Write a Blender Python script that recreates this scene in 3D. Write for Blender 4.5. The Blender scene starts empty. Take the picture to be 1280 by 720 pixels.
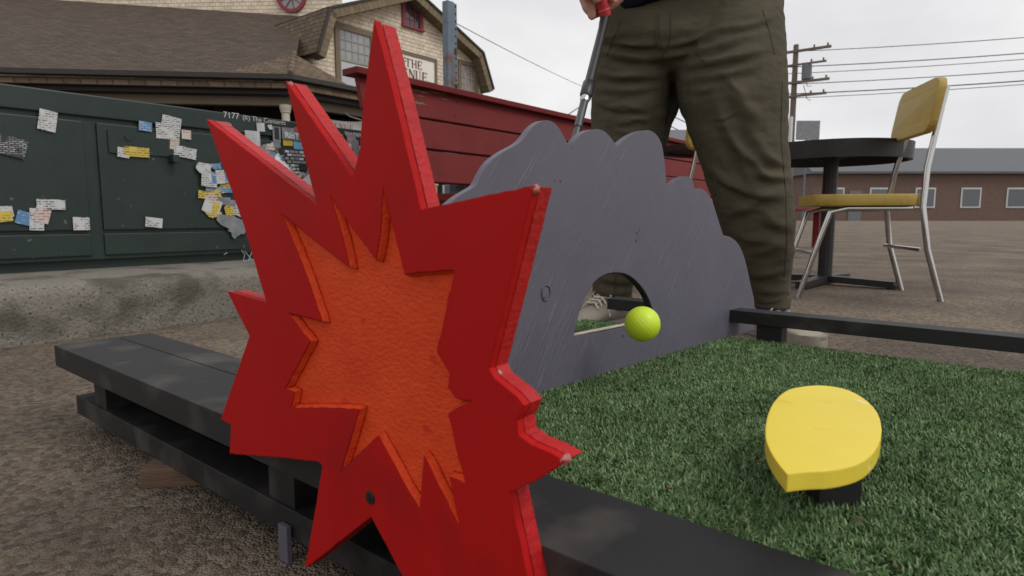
import bpy, bmesh, math, random
import numpy as np
from mathutils import Vector, Matrix, noise as mnoise
from mathutils.geometry import tessellate_polygon
random.seed(7); rng = np.random.default_rng(7)
scene = bpy.context.scene
COL = scene.collection
PI = math.pi
# ------------------------------------------------------------------ survey of the place
F = 775.0; HZ = 270.0; H = 0.33
PIT = math.atan((360 - HZ) / F); CP, SP = math.cos(PIT), math.sin(PIT)
YAW = math.radians(38.92)
B = Vector((math.sin(YAW), math.cos(YAW), 0)); A = Vector((-math.cos(YAW), math.sin(YAW), 0)); Z = Vector((0, 0, 1))
EYE = Vector((0, 0, H))
def ray(x, y):
    a = (x - 640) / F; b = (360 - y) / F
    return Vector((a, CP + b * SP, -SP + b * CP))
def onz(x, y, z): r = ray(x, y); return EYE + r * ((z - H) / r.z)
def onu(x, y, u): r = ray(x, y); return EYE + r * (u / r.dot(B))
def onv(x, y, v): r = ray(x, y); return EYE + r * (v / r.dot(A))
def onY(x, y, Y): r = ray(x, y); return EYE + r * (Y / r.y)
def W(u, v, z): return B * u + A * v + Z * z
def uv(p): return p.dot(B), p.dot(A)

# ------------------------------------------------------------------ helpers
def tag(o, label=None, cat=None, group=None, kind=None):
    if label: o['label'] = label
    if cat: o['category'] = cat
    if group: o['group'] = group
    if kind: o['kind'] = kind
    return o
def empty(name, loc, label, cat, group=None, rz=0):
    o = bpy.data.objects.new(name, None); COL.objects.link(o)
    o.location = loc; o.rotation_euler = (0, 0, rz); o.empty_display_size = .05
    return tag(o, label, cat, group)
def root_of(o):
    p = Vector((0, 0, 0))
    while o is not None:
        p += o.location; o = o.parent
    return p
class MB:
    def __init__(s): s.v = []; s.f = []
    def add(s, vs, fs):
        n = len(s.v); s.v += [Vector(q) for q in vs]; s.f += [tuple(i + n for i in f) for f in fs]; return s
    def boxf(s, o, ex, ey, ez):           # corner + three edge vectors
        o = Vector(o); c = [o, o + ex, o + ex + ey, o + ey]; c += [q + ez for q in c]
        return s.add(c, [(0, 3, 2, 1), (4, 5, 6, 7), (0, 1, 5, 4), (1, 2, 6, 5), (2, 3, 7, 6), (3, 0, 4, 7)])
    def uvz(s, u0, u1, v0, v1, z0, z1):
        return s.boxf(W(u0, v0, z0), B * (u1 - u0), A * (v1 - v0), Z * (z1 - z0))
    def xyz(s, x0, x1, y0, y1, z0, z1):
        return s.boxf(Vector((x0, y0, z0)), Vector((x1 - x0, 0, 0)), Vector((0, y1 - y0, 0)), Vector((0, 0, z1 - z0)))
    def bar(s, p, q, w, h, up=Z):
        p = Vector(p); q = Vector(q); d = (q - p); n = d.normalized(); sx = n.cross(up)
        if sx.length < 1e-4: sx = n.cross(Vector((1, 0, 0)))
        sx.normalize(); sy = sx.cross(n).normalized()
        return s.boxf(p - sx * w / 2 - sy * h / 2, sx * w, sy * h, d)
    def tube(s, pts, r, n=10, cap=True):
        pts = [Vector(p) for p in pts]; rs = r if isinstance(r, (list, tuple)) else [r] * len(pts)
        base = len(s.v); prev = None
        for i, p in enumerate(pts):
            t = (pts[min(i + 1, len(pts) - 1)] - pts[max(i - 1, 0)]).normalized()
            if prev is None:
                a = t.cross(Z)
                if a.length < 1e-3: a = t.cross(Vector((1, 0, 0)))
            else: a = prev - t * prev.dot(t)
            a.normalize(); prev = a; b = t.cross(a)
            for k in range(n):
                th = 2 * PI * k / n; s.v.append(p + (a * math.cos(th) + b * math.sin(th)) * rs[i])
        for i in range(len(pts) - 1):
            for k in range(n):
                k2 = (k + 1) % n
                s.f.append((base + i * n + k, base + i * n + k2, base + (i + 1) * n + k2, base + (i + 1) * n + k))
        if cap:
            s.f.append(tuple(base + k for k in range(n))[::-1]); m = base + (len(pts) - 1) * n
            s.f.append(tuple(m + k for k in range(n)))
        return s
    def loft(s, rings, cap=True):         # list of equal-length point lists
        base = len(s.v); n = len(rings[0])
        for r in rings: s.v += [Vector(q) for q in r]
        for i in range(len(rings) - 1):
            for k in range(n):
                k2 = (k + 1) % n
                s.f.append((base + i * n + k, base + i * n + k2, base + (i + 1) * n + k2, base + (i + 1) * n + k))
        if cap:
            s.f.append(tuple(base + k for k in range(n))[::-1]); m = base + (len(rings) - 1) * n
            s.f.append(tuple(m + k for k in range(n)))
        return s
    def poly(s, pts): return s.add(pts, [tuple(range(len(pts)))])
    def plate(s, outline, holes, O, e1, e2, dep):   # outline of 2D points, extruded by vector dep
        loops = [outline] + list(holes); tess = tessellate_polygon([[Vector((p[0], p[1], 0)) for p in l] for l in loops])
        flat = [p for l in loops for p in l]; n = len(flat)
        P = [O + e1 * p[0] + e2 * p[1] for p in flat]; b = len(s.v)
        s.v += P + [p + dep for p in P]
        for t in tess:
            s.f.append((b + t[0], b + t[1], b + t[2])); s.f.append((b + n + t[2], b + n + t[1], b + n + t[0]))
        k = 0
        for l in loops:
            m = len(l)
            for i in range(m):
                j = (i + 1) % m; s.f.append((b + k + i, b + k + j, b + n + k + j, b + n + k + i))
            k += m
        return s
    def ball(s, c, r, nu=20, nv=12, sc=(1, 1, 1)):
        c = Vector(c); rings = []
        for i in range(1, nv):
            ph = PI * i / nv
            rings.append([c + Vector((r * sc[0] * math.sin(ph) * math.cos(2 * PI * k / nu), r * sc[1] * math.sin(ph) * math.sin(2 * PI * k / nu), r * sc[2] * -math.cos(ph))) for k in range(nu)])
        return s.loft(rings)
    def build(s, name, m, parent=None, smooth=False, uvf=None, loc=None, bevel=0, kind=None):
        me = bpy.data.meshes.new(name)
        if parent is not None: org = root_of(parent)
        elif loc is not None: org = Vector(loc)
        else:
            org = sum(s.v, Vector()) / len(s.v); org.z = min(v.z for v in s.v)
        me.from_pydata([v - org for v in s.v], [], s.f)
        bm = bmesh.new(); bm.from_mesh(me); bmesh.ops.recalc_face_normals(bm, faces=bm.faces)
        if bevel:
            bmesh.ops.bevel(bm, geom=list(bm.edges), offset=bevel, segments=2, affect='EDGES', profile=.6)
        bm.to_mesh(me); bm.free()
        me.materials.append(m)
        if uvf:
            e1, e2 = uvf; l = me.uv_layers.new(name='UVMap')
            for lp in me.loops:
                co = me.vertices[lp.vertex_index].co + org; l.data[lp.index].uv = (co.dot(e1), co.dot(e2))
        if smooth:
            for p in me.polygons: p.use_smooth = True
            if smooth != 'all': me.set_sharp_from_angle(angle=math.radians(40))
        o = bpy.data.objects.new(name, me); COL.objects.link(o)
        if parent is not None: o.parent = parent
        else: o.location = org
        if kind: o['kind'] = kind
        return o
def rough_outline(pts, step, amp, seed=0, closed=True):
    out = []; n = len(pts)
    for i in range(n):
        p = Vector((pts[i][0], pts[i][1])); q = Vector((pts[(i + 1) % n][0], pts[(i + 1) % n][1])); d = q - p; L = d.length
        if L < 1e-6: continue
        k = max(1, int(L / step)); nn = Vector((-d.y, d.x)) / L
        for j in range(k):
            w = p + d * (j / k); a = 0 if j == 0 else amp
            out.append((w.x + nn.x * a * mnoise.noise(Vector((w.x * 420, w.y * 420, seed))) * 1.3, w.y + nn.y * a * mnoise.noise(Vector((w.x * 420, w.y * 420, seed))) * 1.3))
    return out
def smooth_outline(pts, sharp=(), it=2):
    # Chaikin that leaves the listed indices sharp
    pts = [(p[0], p[1], i in sharp) for i, p in enumerate(pts)]
    for _ in range(it):
        out = []; n = len(pts)
        for i in range(n):
            a, b, c = pts[i - 1], pts[i], pts[(i + 1) % n]
            if b[2]: out.append(b)
            else:
                out.append((b[0] * .75 + a[0] * .25, b[1] * .75 + a[1] * .25, False)); out.append((b[0] * .75 + c[0] * .25, b[1] * .75 + c[1] * .25, False))
        pts = out
    return [(p[0], p[1]) for p in pts]
def copy_tree(o, parent=None):
    c = o.copy(); COL.objects.link(c); c.parent = parent
    for ch in list(o.children): copy_tree(ch, c)
    return c

# ------------------------------------------------------------------ materials
def mat(name, col, col2=None, rough=.6, scale=20, bump=0., bscale=None, stretch=(1, 1, 1), bevel=0., spec=.5, metal=0., detail=6, sheen=0, coat=0., bias=.5, rvar=.1):
    m = bpy.data.materials.new(name); m.use_nodes = True; nt = m.node_tree; N = nt.nodes; L = nt.links
    bs = N['Principled BSDF']; bs.inputs['Roughness'].default_value = rough; bs.inputs['Metallic'].default_value = metal
    bs.inputs['Specular IOR Level'].default_value = spec
    if coat: bs.inputs['Coat Weight'].default_value = coat
    if sheen: bs.inputs['Sheen Weight'].default_value = sheen
    tc = N.new('ShaderNodeTexCoord'); mp = N.new('ShaderNodeMapping'); mp.inputs['Scale'].default_value = stretch
    L.new(tc.outputs['Object'], mp.inputs['Vector'])
    col2 = col2 or tuple(c * .8 for c in col)
    nz = N.new('ShaderNodeTexNoise'); nz.inputs['Scale'].default_value = scale; nz.inputs['Detail'].default_value = detail; nz.inputs['Roughness'].default_value = .6
    L.new(mp.outputs['Vector'], nz.inputs['Vector'])
    cr = N.new('ShaderNodeValToRGB'); cr.color_ramp.elements[0].position = bias - .2; cr.color_ramp.elements[1].position = bias + .2
    cr.color_ramp.elements[0].color = (*col2, 1); cr.color_ramp.elements[1].color = (*col, 1)
    L.new(nz.outputs['Fac'], cr.inputs['Fac']); L.new(cr.outputs['Color'], bs.inputs['Base Color'])
    mr = N.new('ShaderNodeMapRange'); mr.inputs['To Min'].default_value = rough - rvar; mr.inputs['To Max'].default_value = min(1, rough + rvar)
    L.new(nz.outputs['Fac'], mr.inputs['Value']); L.new(mr.outputs['Result'], bs.inputs['Roughness'])
    last = None
    if bevel:
        bv = N.new('ShaderNodeBevel'); bv.samples = 4; bv.inputs['Radius'].default_value = bevel; last = bv.outputs['Normal']
    if bump:
        n2 = N.new('ShaderNodeTexNoise'); n2.inputs['Scale'].default_value = bscale or scale * 4; n2.inputs['Detail'].default_value = 5
        L.new(mp.outputs['Vector'], n2.inputs['Vector'])
        bp = N.new('ShaderNodeBump'); bp.inputs['Strength'].default_value = 1; bp.inputs['Distance'].default_value = bump
        L.new(n2.outputs['Fac'], bp.inputs['Height'])
        if last: L.new(last, bp.inputs['Normal'])
        last = bp.outputs['Normal']
    if last: L.new(last, bs.inputs['Normal'])
    m['n_bs'] = bs.name; m['n_cr'] = cr.name; m['n_mp'] = mp.name
    return m
def over(m, color, scale, lo, hi, stretch=(1, 1, 1), rough=None, seed=0, detail=5, height=None):
    # a second layer (chips, stains, grain) with a shape of its own
    nt = m.node_tree; N = nt.nodes; L = nt.links; bs = N[m['n_bs']]
    src = bs.inputs['Base Color'].links[0].from_socket
    tc = N.new('ShaderNodeTexCoord'); mp = N.new('ShaderNodeMapping'); mp.inputs['Scale'].default_value = stretch; mp.inputs['Location'].default_value = (seed, seed * .7, seed * .3)
    L.new(tc.outputs['Object'], mp.inputs['Vector'])
    nz = N.new('ShaderNodeTexNoise'); nz.inputs['Scale'].default_value = scale; nz.inputs['Detail'].default_value = detail
    L.new(mp.outputs['Vector'], nz.inputs['Vector'])
    mr = N.new('ShaderNodeMapRange'); mr.inputs['From Min'].default_value = lo; mr.inputs['From Max'].default_value = hi
    L.new(nz.outputs['Fac'], mr.inputs['Value'])
    mx = N.new('ShaderNodeMix'); mx.data_type = 'RGBA'; L.new(mr.outputs['Result'], mx.inputs['Factor']); L.new(src, mx.inputs['A'])
    mx.inputs['B'].default_value = (*color, 1); L.new(mx.outputs['Result'], bs.inputs['Base Color'])
    if height:
        bp = N.new('ShaderNodeBump'); bp.inputs['Distance'].default_value = height; L.new(mr.outputs['Result'], bp.inputs['Height'])
        if bs.inputs['Normal'].links: L.new(bs.inputs['Normal'].links[0].from_socket, bp.inputs['Normal'])
        L.new(bp.outputs['Normal'], bs.inputs['Normal'])
    return m
def shingle(name, c1, c2, mortar, w, h, ms=.012, bump=.01, off=.5, rough=.85):
    m = bpy.data.materials.new(name); m.use_nodes = True; nt = m.node_tree; N = nt.nodes; L = nt.links; bs = N['Principled BSDF']; bs.inputs['Roughness'].default_value = rough
    tc = N.new('ShaderNodeTexCoord'); br = N.new('ShaderNodeTexBrick')
    nz0 = N.new('ShaderNodeTexNoise'); nz0.inputs['Scale'].default_value = 3.0; L.new(tc.outputs['UV'], nz0.inputs['Vector'])
    va = N.new('ShaderNodeVectorMath'); va.operation = 'MULTIPLY_ADD'; va.inputs[1].default_value = (.05, .012, 0); L.new(nz0.outputs['Color'], va.inputs[0]); L.new(tc.outputs['UV'], va.inputs[2])
    L.new(va.outputs['Vector'], br.inputs['Vector']); br.offset = off
    br.inputs['Color1'].default_value = (*c1, 1); br.inputs['Color2'].default_value = (*c2, 1); br.inputs['Mortar'].default_value = (*mortar, 1)
    br.inputs['Scale'].default_value = 1; br.inputs['Brick Width'].default_value = w; br.inputs['Row Height'].default_value = h; br.inputs['Mortar Size'].default_value = ms; br.inputs['Mortar Smooth'].default_value = .3
    nz = N.new('ShaderNodeTexNoise'); nz.inputs['Scale'].default_value = 5; nz.inputs['Detail'].default_value = 8; L.new(tc.outputs['UV'], nz.inputs['Vector'])
    mx = N.new('ShaderNodeMix'); mx.data_type = 'RGBA'; mx.blend_type = 'MULTIPLY'; mx.inputs['Factor'].default_value = .55
    cr = N.new('ShaderNodeValToRGB'); cr.color_ramp.elements[0].color = (.55, .53, .5, 1); cr.color_ramp.elements[1].color = (1.15, 1.12, 1.1, 1); cr.color_ramp.elements[0].position = .3; cr.color_ramp.elements[1].position = .7
    L.new(nz.outputs['Fac'], cr.inputs['Fac']); L.new(br.outputs['Color'], mx.inputs['A']); L.new(cr.outputs['Color'], mx.inputs['B']); L.new(mx.outputs['Result'], bs.inputs['Base Color'])
    # each course stands proud at its lower edge, as lapped shingles do
    sp = N.new('ShaderNodeSeparateXYZ'); L.new(va.outputs['Vector'], sp.inputs[0])
    dv = N.new('ShaderNodeMath'); dv.operation = 'DIVIDE'; dv.inputs[1].default_value = h; L.new(sp.outputs['Y'], dv.inputs[0])
    fr = N.new('ShaderNodeMath'); fr.operation = 'FRACT'; L.new(dv.outputs[0], fr.inputs[0])
    ad = N.new('ShaderNodeMath'); ad.operation = 'SUBTRACT'; ad.inputs[0].default_value = 1; L.new(fr.outputs[0], ad.inputs[1])
    a2 = N.new('ShaderNodeMath'); a2.operation = 'SUBTRACT'; L.new(ad.outputs[0], a2.inputs[0]); L.new(br.outputs['Fac'], a2.inputs[1])
    bp = N.new('ShaderNodeBump'); bp.inputs['Distance'].default_value = bump; L.new(a2.outputs[0], bp.inputs['Height']); L.new(bp.outputs['Normal'], bs.inputs['Normal'])
    return m
M = {}
M['red_face'] = over(mat('red_paint', (.45, .0095, .0085), (.38, .0085, .0080), rough=.62, scale=9, bump=.0006, bscale=34, stretch=(1, 1, .35), bevel=.0014, spec=.10), (.33, .010, .010), 14, .56, .72, seed=3)
over(M['red_face'], (.25, .03, .05), 60, .73, .77, seed=9)
M['red_back'] = over(mat('red_edge_paint', (.50, .012, .014), (.36, .009, .011), rough=.5, scale=60, bump=.0009, bscale=300, bevel=.0008, spec=.3), (.45, .34, .30), 75, .72, .76, seed=1)
M['orange'] = over(mat('orange_paint', (.74, .082, .020), (.62, .054, .015), rough=.55, scale=22, bump=.0015, bscale=210, stretch=(1, 1, 1.8), bevel=.002, spec=.12), (.55, .026, .012), 40, .62, .74, seed=5)
M['grey_rock'] = mat('slate_grey_paint', (.126, .117, .150), (.106, .099, .127), rough=.5, scale=7, bump=.0004, bscale=60, bevel=.0015, spec=.35)
M['grey_edge'] = M['grey_rock']
M['black_paint'] = over(mat('black_paint', (.0105, .0095, .0105), (.0065, .006, .0065), rough=.6, scale=12, bump=.0006, bscale=90, stretch=(1, 1, 1), bevel=.002), (.075, .066, .055), 11, .52, .78, seed=2)
M['raw_sill'] = mat('bare_plywood', (.48, .42, .34), (.30, .25, .20), rough=.8, scale=60, bump=.0006)
M['turf_base'] = mat('turf_backing', (.025, .06, .018), (.015, .04, .012), rough=.95, scale=300)
M['yellow'] = over(mat('yellow_paint', (.82, .65, .07), (.77, .58, .05), rough=.45, scale=8, bump=.0004, bscale=60, bevel=.0015, spec=.4), (.74, .54, .04), 30, .66, .74, seed=4)
M['ball'] = mat('optic_yellow_plastic', (.60, .78, .03), (.54, .72, .025), rough=.4, scale=8, spec=.5)
M['bench_red'] = mat('oxblood_bench_paint', (.165, .026, .024), (.14, .021, .020), rough=.6, scale=5, bump=.0015, bscale=22, stretch=(1, 1, 1), bevel=.004, spec=.10)
M['galv'] = over(mat('galvanised_steel', (.17, .21, .25), (.11, .15, .19), rough=.55, scale=14, metal=.3, bump=.0004), (.16, .07, .03), 11, .58, .7, seed=6)
M['hole'] = mat('dark_hole', (.012, .010, .009), rough=.9)
M['green_metal'] = over(mat('dark_green_metal', (.018, .034, .027), (.012, .024, .020), rough=.45, scale=8, bump=.0005), (.10, .11, .105), 34, .70, .73, seed=8, stretch=(1, 1, 1))
M['stk_white'] = mat('sticker_white', (.60, .60, .60), (.38, .39, .40), rough=.6, scale=26)
M['stk_grey'] = mat('sticker_grey', (.28, .29, .31), (.14, .15, .16), rough=.6, scale=30)
M['stk_black'] = mat('sticker_black', (.02, .02, .02), (.05, .05, .05), rough=.5, scale=30)
M['stk_yellow'] = mat('sticker_yellow', (.55, .36, .04), rough=.6)
M['stk_blue'] = mat('sticker_blue', (.16, .38, .58), (.10, .26, .45), rough=.6)
M['stk_red'] = mat('sticker_red', (.42, .05, .06), (.30, .05, .06), rough=.6)
M['stk_pink'] = mat('sticker_pink', (.50, .22, .24), (.36, .14, .18), rough=.6)
M['paper'] = mat('torn_paper', (.68, .68, .70), (.50, .51, .53), rough=.8, scale=14, bump=.002)
M['ink_white'] = mat('white_ink', (.55, .56, .56), rough=.6)
M['ink_red'] = mat('maroon_lettering', (.16, .03, .035), rough=.6)
M['sign_white'] = mat('sign_board_cream', (.84, .80, .70), (.78, .73, .64), rough=.6, scale=2)
M['banner'] = mat('banner_cloth', (.60, .58, .55), (.50, .48, .46), rough=.8, scale=3, bump=.01, bscale=3)
M['trim'] = mat('olive_brown_trim', (.185, .145, .085), (.155, .12, .072), rough=.7, scale=4)
M['trim_dark'] = mat('dark_gutter', (.030, .024, .021), rough=.6, scale=4)
M['beam_tan'] = mat('tan_porch_beam', (.20, .165, .115), (.165, .135, .095), rough=.7, scale=2)
M['win_red'] = mat('red_window_trim', (.25, .035, .045), rough=.6)
M['sash'] = mat('pale_sash', (.34, .31, .25), rough=.6)
M['column'] = mat('column_cream', (.55, .50, .42), (.46, .42, .36), rough=.6, scale=3)
M['porch_shade'] = mat('shade_toned_porch', (.018, .014, .012), rough=.8, scale=2)  # near-black colour holds the deep shade under the porch roof
M['wall_shingle'] = shingle('cream_wall_shingles', (.80, .69, .54), (.72, .615, .475), (.43, .35, .26), .165, .098, ms=.0065, bump=.006)
M['roof_shingle'] = shingle('brown_roof_shingles', (.098, .064, .043), (.052, .034, .024), (.02, .014, .010), .22, .11, ms=.010)
M['roof_tan'] = shingle('tan_roof_shingles', (.17, .118, .072), (.105, .070, .043), (.05, .034, .023), .20, .11, ms=.010)
M['verge_shingle'] = shingle('verge_boards', (.225, .175, .105), (.19, .148, .09), (.10, .075, .05), .15, 5.0, ms=.008, bump=.003)
M['skin'] = mat('skin', (.62, .35, .26), (.54, .27, .20), rough=.5, scale=30, bump=.0006, bscale=300)
M['skin'].node_tree.nodes['Principled BSDF'].inputs['Subsurface Weight'].default_value = .08
M['skin'].node_tree.nodes['Principled BSDF'].inputs['Subsurface Radius'].default_value = (.01, .004, .002)
M['denim'] = mat('olive_brown_twill', (.098, .086, .058), (.066, .058, .040), rough=.9, scale=7, bump=.004, bscale=24, stretch=(1, 1, 1.7), spec=.15)
M['thread'] = mat('seam_thread', (.055, .044, .030), rough=.9)
M['shirt'] = mat('navy_knit', (.008, .010, .018), (.006, .007, .012), rough=.9, scale=30, bump=.003, bscale=18, spec=.1)
M['shoe'] = mat('off_white_leather', (.34, .295, .235), (.22, .19, .15), rough=.65, scale=18, bump=.0008, bscale=60)
M['sole'] = mat('shoe_sole', (.30, .265, .215), (.19, .165, .135), rough=.8, scale=30)
M['lace'] = mat('shoe_lace', (.66, .62, .56), rough=.9)
M['sock'] = mat('blue_sock', (.03, .09, .42), (.02, .06, .30), rough=.95, scale=150, bump=.001)
M['hair'] = mat('brown_hair', (.05, .03, .018), (.03, .018, .01), rough=.6, scale=60, bump=.004)
M['grip_red'] = mat('red_rubber_grip', (.62, .045, .055), (.56, .04, .05), rough=.6, scale=60)
M['grip_line'] = mat('pale_grip_line', (.60, .28, .26), rough=.6)
M['shaft_black'] = mat('black_graphite', (.018, .018, .020), (.024, .024, .027), rough=.4, scale=90, spec=.5)
M['shaft_steel'] = mat('gunmetal_steel', (.10, .10, .105), (.07, .07, .075), rough=.38, metal=.7, scale=40)
M['chrome'] = mat('chrome_tube', (.55, .54, .52), (.50, .49, .47), rough=.2, metal=1, scale=40)
M['chair_yellow'] = mat('mustard_vinyl', (.42, .29, .055), (.36, .24, .045), rough=.5, scale=14, bump=.001, bscale=80)
M['mesh_black'] = mat('black_steel', (.012, .011, .011), (.02, .018, .018), rough=.5, scale=30)
M['wood_pole'] = mat('weathered_pole', (.20, .165, .125), (.13, .105, .08), rough=.9, scale=6, stretch=(6, 6, .6), bump=.01)
M['trans'] = mat('grey_transformer', (.16, .17, .19), rough=.5)
M['wire'] = mat('black_cable', (.03, .03, .032), rough=.7)
M['far_grey'] = mat('grey_metal_roof', (.11, .115, .125), (.09, .095, .105), rough=.6, scale=1)
M['far_wall'] = mat('far_render_wall', (.30, .29, .28), (.25, .24, .235), rough=.8, scale=1)
M['far_brick'] = mat('far_brown_brick', (.17, .11, .085), (.13, .085, .068), rough=.9, scale=3)
M['chip'] = mat('chipped_primer', (.55, .22, .20), (.40, .14, .12), rough=.8, scale=200)
M['white_metal'] = mat('white_metal', (.70, .70, .70), rough=.5)
M['brown_wood'] = mat('brown_offcut', (.17, .10, .06), (.10, .06, .038), rough=.85, scale=8, stretch=(1, 6, 6), bump=.002)
M['cream_box'] = mat('cream_crate', (.50, .43, .30), (.42, .36, .25), rough=.8, scale=6)
M['purple'] = mat('purple_print', (.22, .18, .48), rough=.6)
M['screw'] = mat('dark_screw', (.02, .018, .017), (.05, .045, .04), rough=.45, metal=.6, scale=300)

over(M['yellow'], (.30, .24, .06), 90, .70, .74, seed=7); over(M['yellow'], (.86, .80, .55), 55, .69, .72, seed=11, stretch=(1, .25, 1))
over(M['bench_red'], (.12, .020, .018), 10, .56, .75, seed=12)
over(M['grey_rock'], (.095, .093, .115), 4, .52, .75, seed=21)
# window glass that mirrors the sky
gm = bpy.data.materials.new('window_glass'); gm.use_nodes = True; b_ = gm.node_tree.nodes['Principled BSDF']
b_.inputs['Base Color'].default_value = (.05, .06, .065, 1); b_.inputs['Roughness'].default_value = .06; b_.inputs['Specular IOR Level'].default_value = 1.0
M['glass'] = gm
M['glass_pale'] = mat('curtained_glass', (.33, .34, .35), (.20, .21, .22), rough=.12, scale=1.6, spec=.9)
M['glass_dark'] = mat('attic_glass', (.06, .06, .075), (.04, .04, .05), rough=.1, scale=2, spec=.8)
M['glass_red'] = mat('reddish_glass', (.20, .13, .13), (.28, .24, .23), rough=.15, scale=5, spec=.8)

# turf blades, each its own tone
tm = bpy.data.materials.new('turf_blade'); tm.use_nodes = True; nt = tm.node_tree; N = nt.nodes; L = nt.links; bs = N['Principled BSDF']
ge = N.new('ShaderNodeNewGeometry'); cr = N.new('ShaderNodeValToRGB'); e = cr.color_ramp.elements
e[0].color = (.058, .130, .042, 1); e[1].color = (.330, .410, .230, 1); cr.color_ramp.elements.new(.6).color = (.126, .215, .080, 1)
L.new(ge.outputs['Random Per Island'], cr.inputs['Fac']); tcb = N.new('ShaderNodeTexCoord'); nb_ = N.new('ShaderNodeTexNoise'); nb_.inputs['Scale'].default_value = 9; nb_.inputs['Detail'].default_value = 4; L.new(tcb.outputs['Object'], nb_.inputs['Vector'])
rb_ = N.new('ShaderNodeMapRange'); rb_.inputs['From Min'].default_value = .3; rb_.inputs['From Max'].default_value = .7; rb_.inputs['To Min'].default_value = .74; rb_.inputs['To Max'].default_value = 1.12; L.new(nb_.outputs['Fac'], rb_.inputs['Value'])
sb_ = N.new('ShaderNodeVectorMath'); sb_.operation = 'SCALE'; L.new(cr.outputs['Color'], sb_.inputs[0]); L.new(rb_.outputs['Result'], sb_.inputs['Scale']); L.new(sb_.outputs['Vector'], bs.inputs['Base Color']); bs.inputs['Roughness'].default_value = .65; bs.inputs['Specular IOR Level'].default_value = .2
M['blade'] = tm

# slate grey board: long diagonal brush strokes in the paint
def brushed(m):
    nt = m.node_tree; N = nt.nodes; L = nt.links; bs = N[m['n_bs']]
    tc = N.new('ShaderNodeTexCoord'); prev = bs.inputs['Normal'].links[0].from_socket; src = bs.inputs['Base Color'].links[0].from_socket
    for ang, st, seed, amt in ((-30, (260, 9, 9), 1, .0006), (-38, (190, 7, 7), 3, .0005), (36, (380, 16, 16), 5, .0003)):
        mp = N.new('ShaderNodeMapping'); mp.inputs['Rotation'].default_value = (0, math.radians(ang), 0)
        m0 = N.new('ShaderNodeMapping'); m0.inputs['Rotation'].default_value = (0, 0, -math.radians(90 - 44.79)); L.new(tc.outputs['Object'], m0.inputs['Vector']); L.new(m0.outputs['Vector'], mp.inputs['Vector'])
        m2 = N.new('ShaderNodeMapping'); m2.inputs['Scale'].default_value = st; m2.inputs['Location'].default_value = (seed, seed, seed); L.new(mp.outputs['Vector'], m2.inputs['Vector'])
        nz = N.new('ShaderNodeTexNoise'); nz.inputs['Scale'].default_value = 1.6; nz.inputs['Detail'].default_value = 3; L.new(m2.outputs['Vector'], nz.inputs['Vector'])
        msk = N.new('ShaderNodeTexNoise'); msk.inputs['Scale'].default_value = 6.5; msk.inputs['Detail'].default_value = 2; ml = N.new('ShaderNodeMapping'); ml.inputs['Location'].default_value = (seed * 3, 0, seed); L.new(tc.outputs['Object'], ml.inputs['Vector']); L.new(ml.outputs['Vector'], msk.inputs['Vector'])
        r1 = N.new('ShaderNodeMapRange'); r1.inputs['From Min'].default_value = .56; r1.inputs['From Max'].default_value = .68; L.new(nz.outputs['Fac'], r1.inputs['Value'])
        r2 = N.new('ShaderNodeMapRange'); r2.inputs['From Min'].default_value = .50; r2.inputs['From Max'].default_value = .64; L.new(msk.outputs['Fac'], r2.inputs['Value'])
        mu = N.new('ShaderNodeMath'); mu.operation = 'MULTIPLY'; L.new(r1.outputs['Result'], mu.inputs[0]); L.new(r2.outputs['Result'], mu.inputs[1])
        bp = N.new('ShaderNodeBump'); bp.inputs['Distance'].default_value = amt; L.new(mu.outputs[0], bp.inputs['Height']); L.new(prev, bp.inputs['Normal']); prev = bp.outputs['Normal']
        sc = N.new('ShaderNodeMath'); sc.operation = 'MULTIPLY'; sc.inputs[1].default_value = .16; L.new(mu.outputs[0], sc.inputs[0])
        mx = N.new('ShaderNodeMix'); mx.data_type = 'RGBA'; L.new(sc.outputs[0], mx.inputs['Factor']); L.new(src, mx.inputs['A']); mx.inputs['B'].default_value = (.30, .295, .335, 1); src = mx.outputs['Result']
    L.new(prev, bs.inputs['Normal']); L.new(src, bs.inputs['Base Color'])
brushed(M['grey_rock'])

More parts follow.
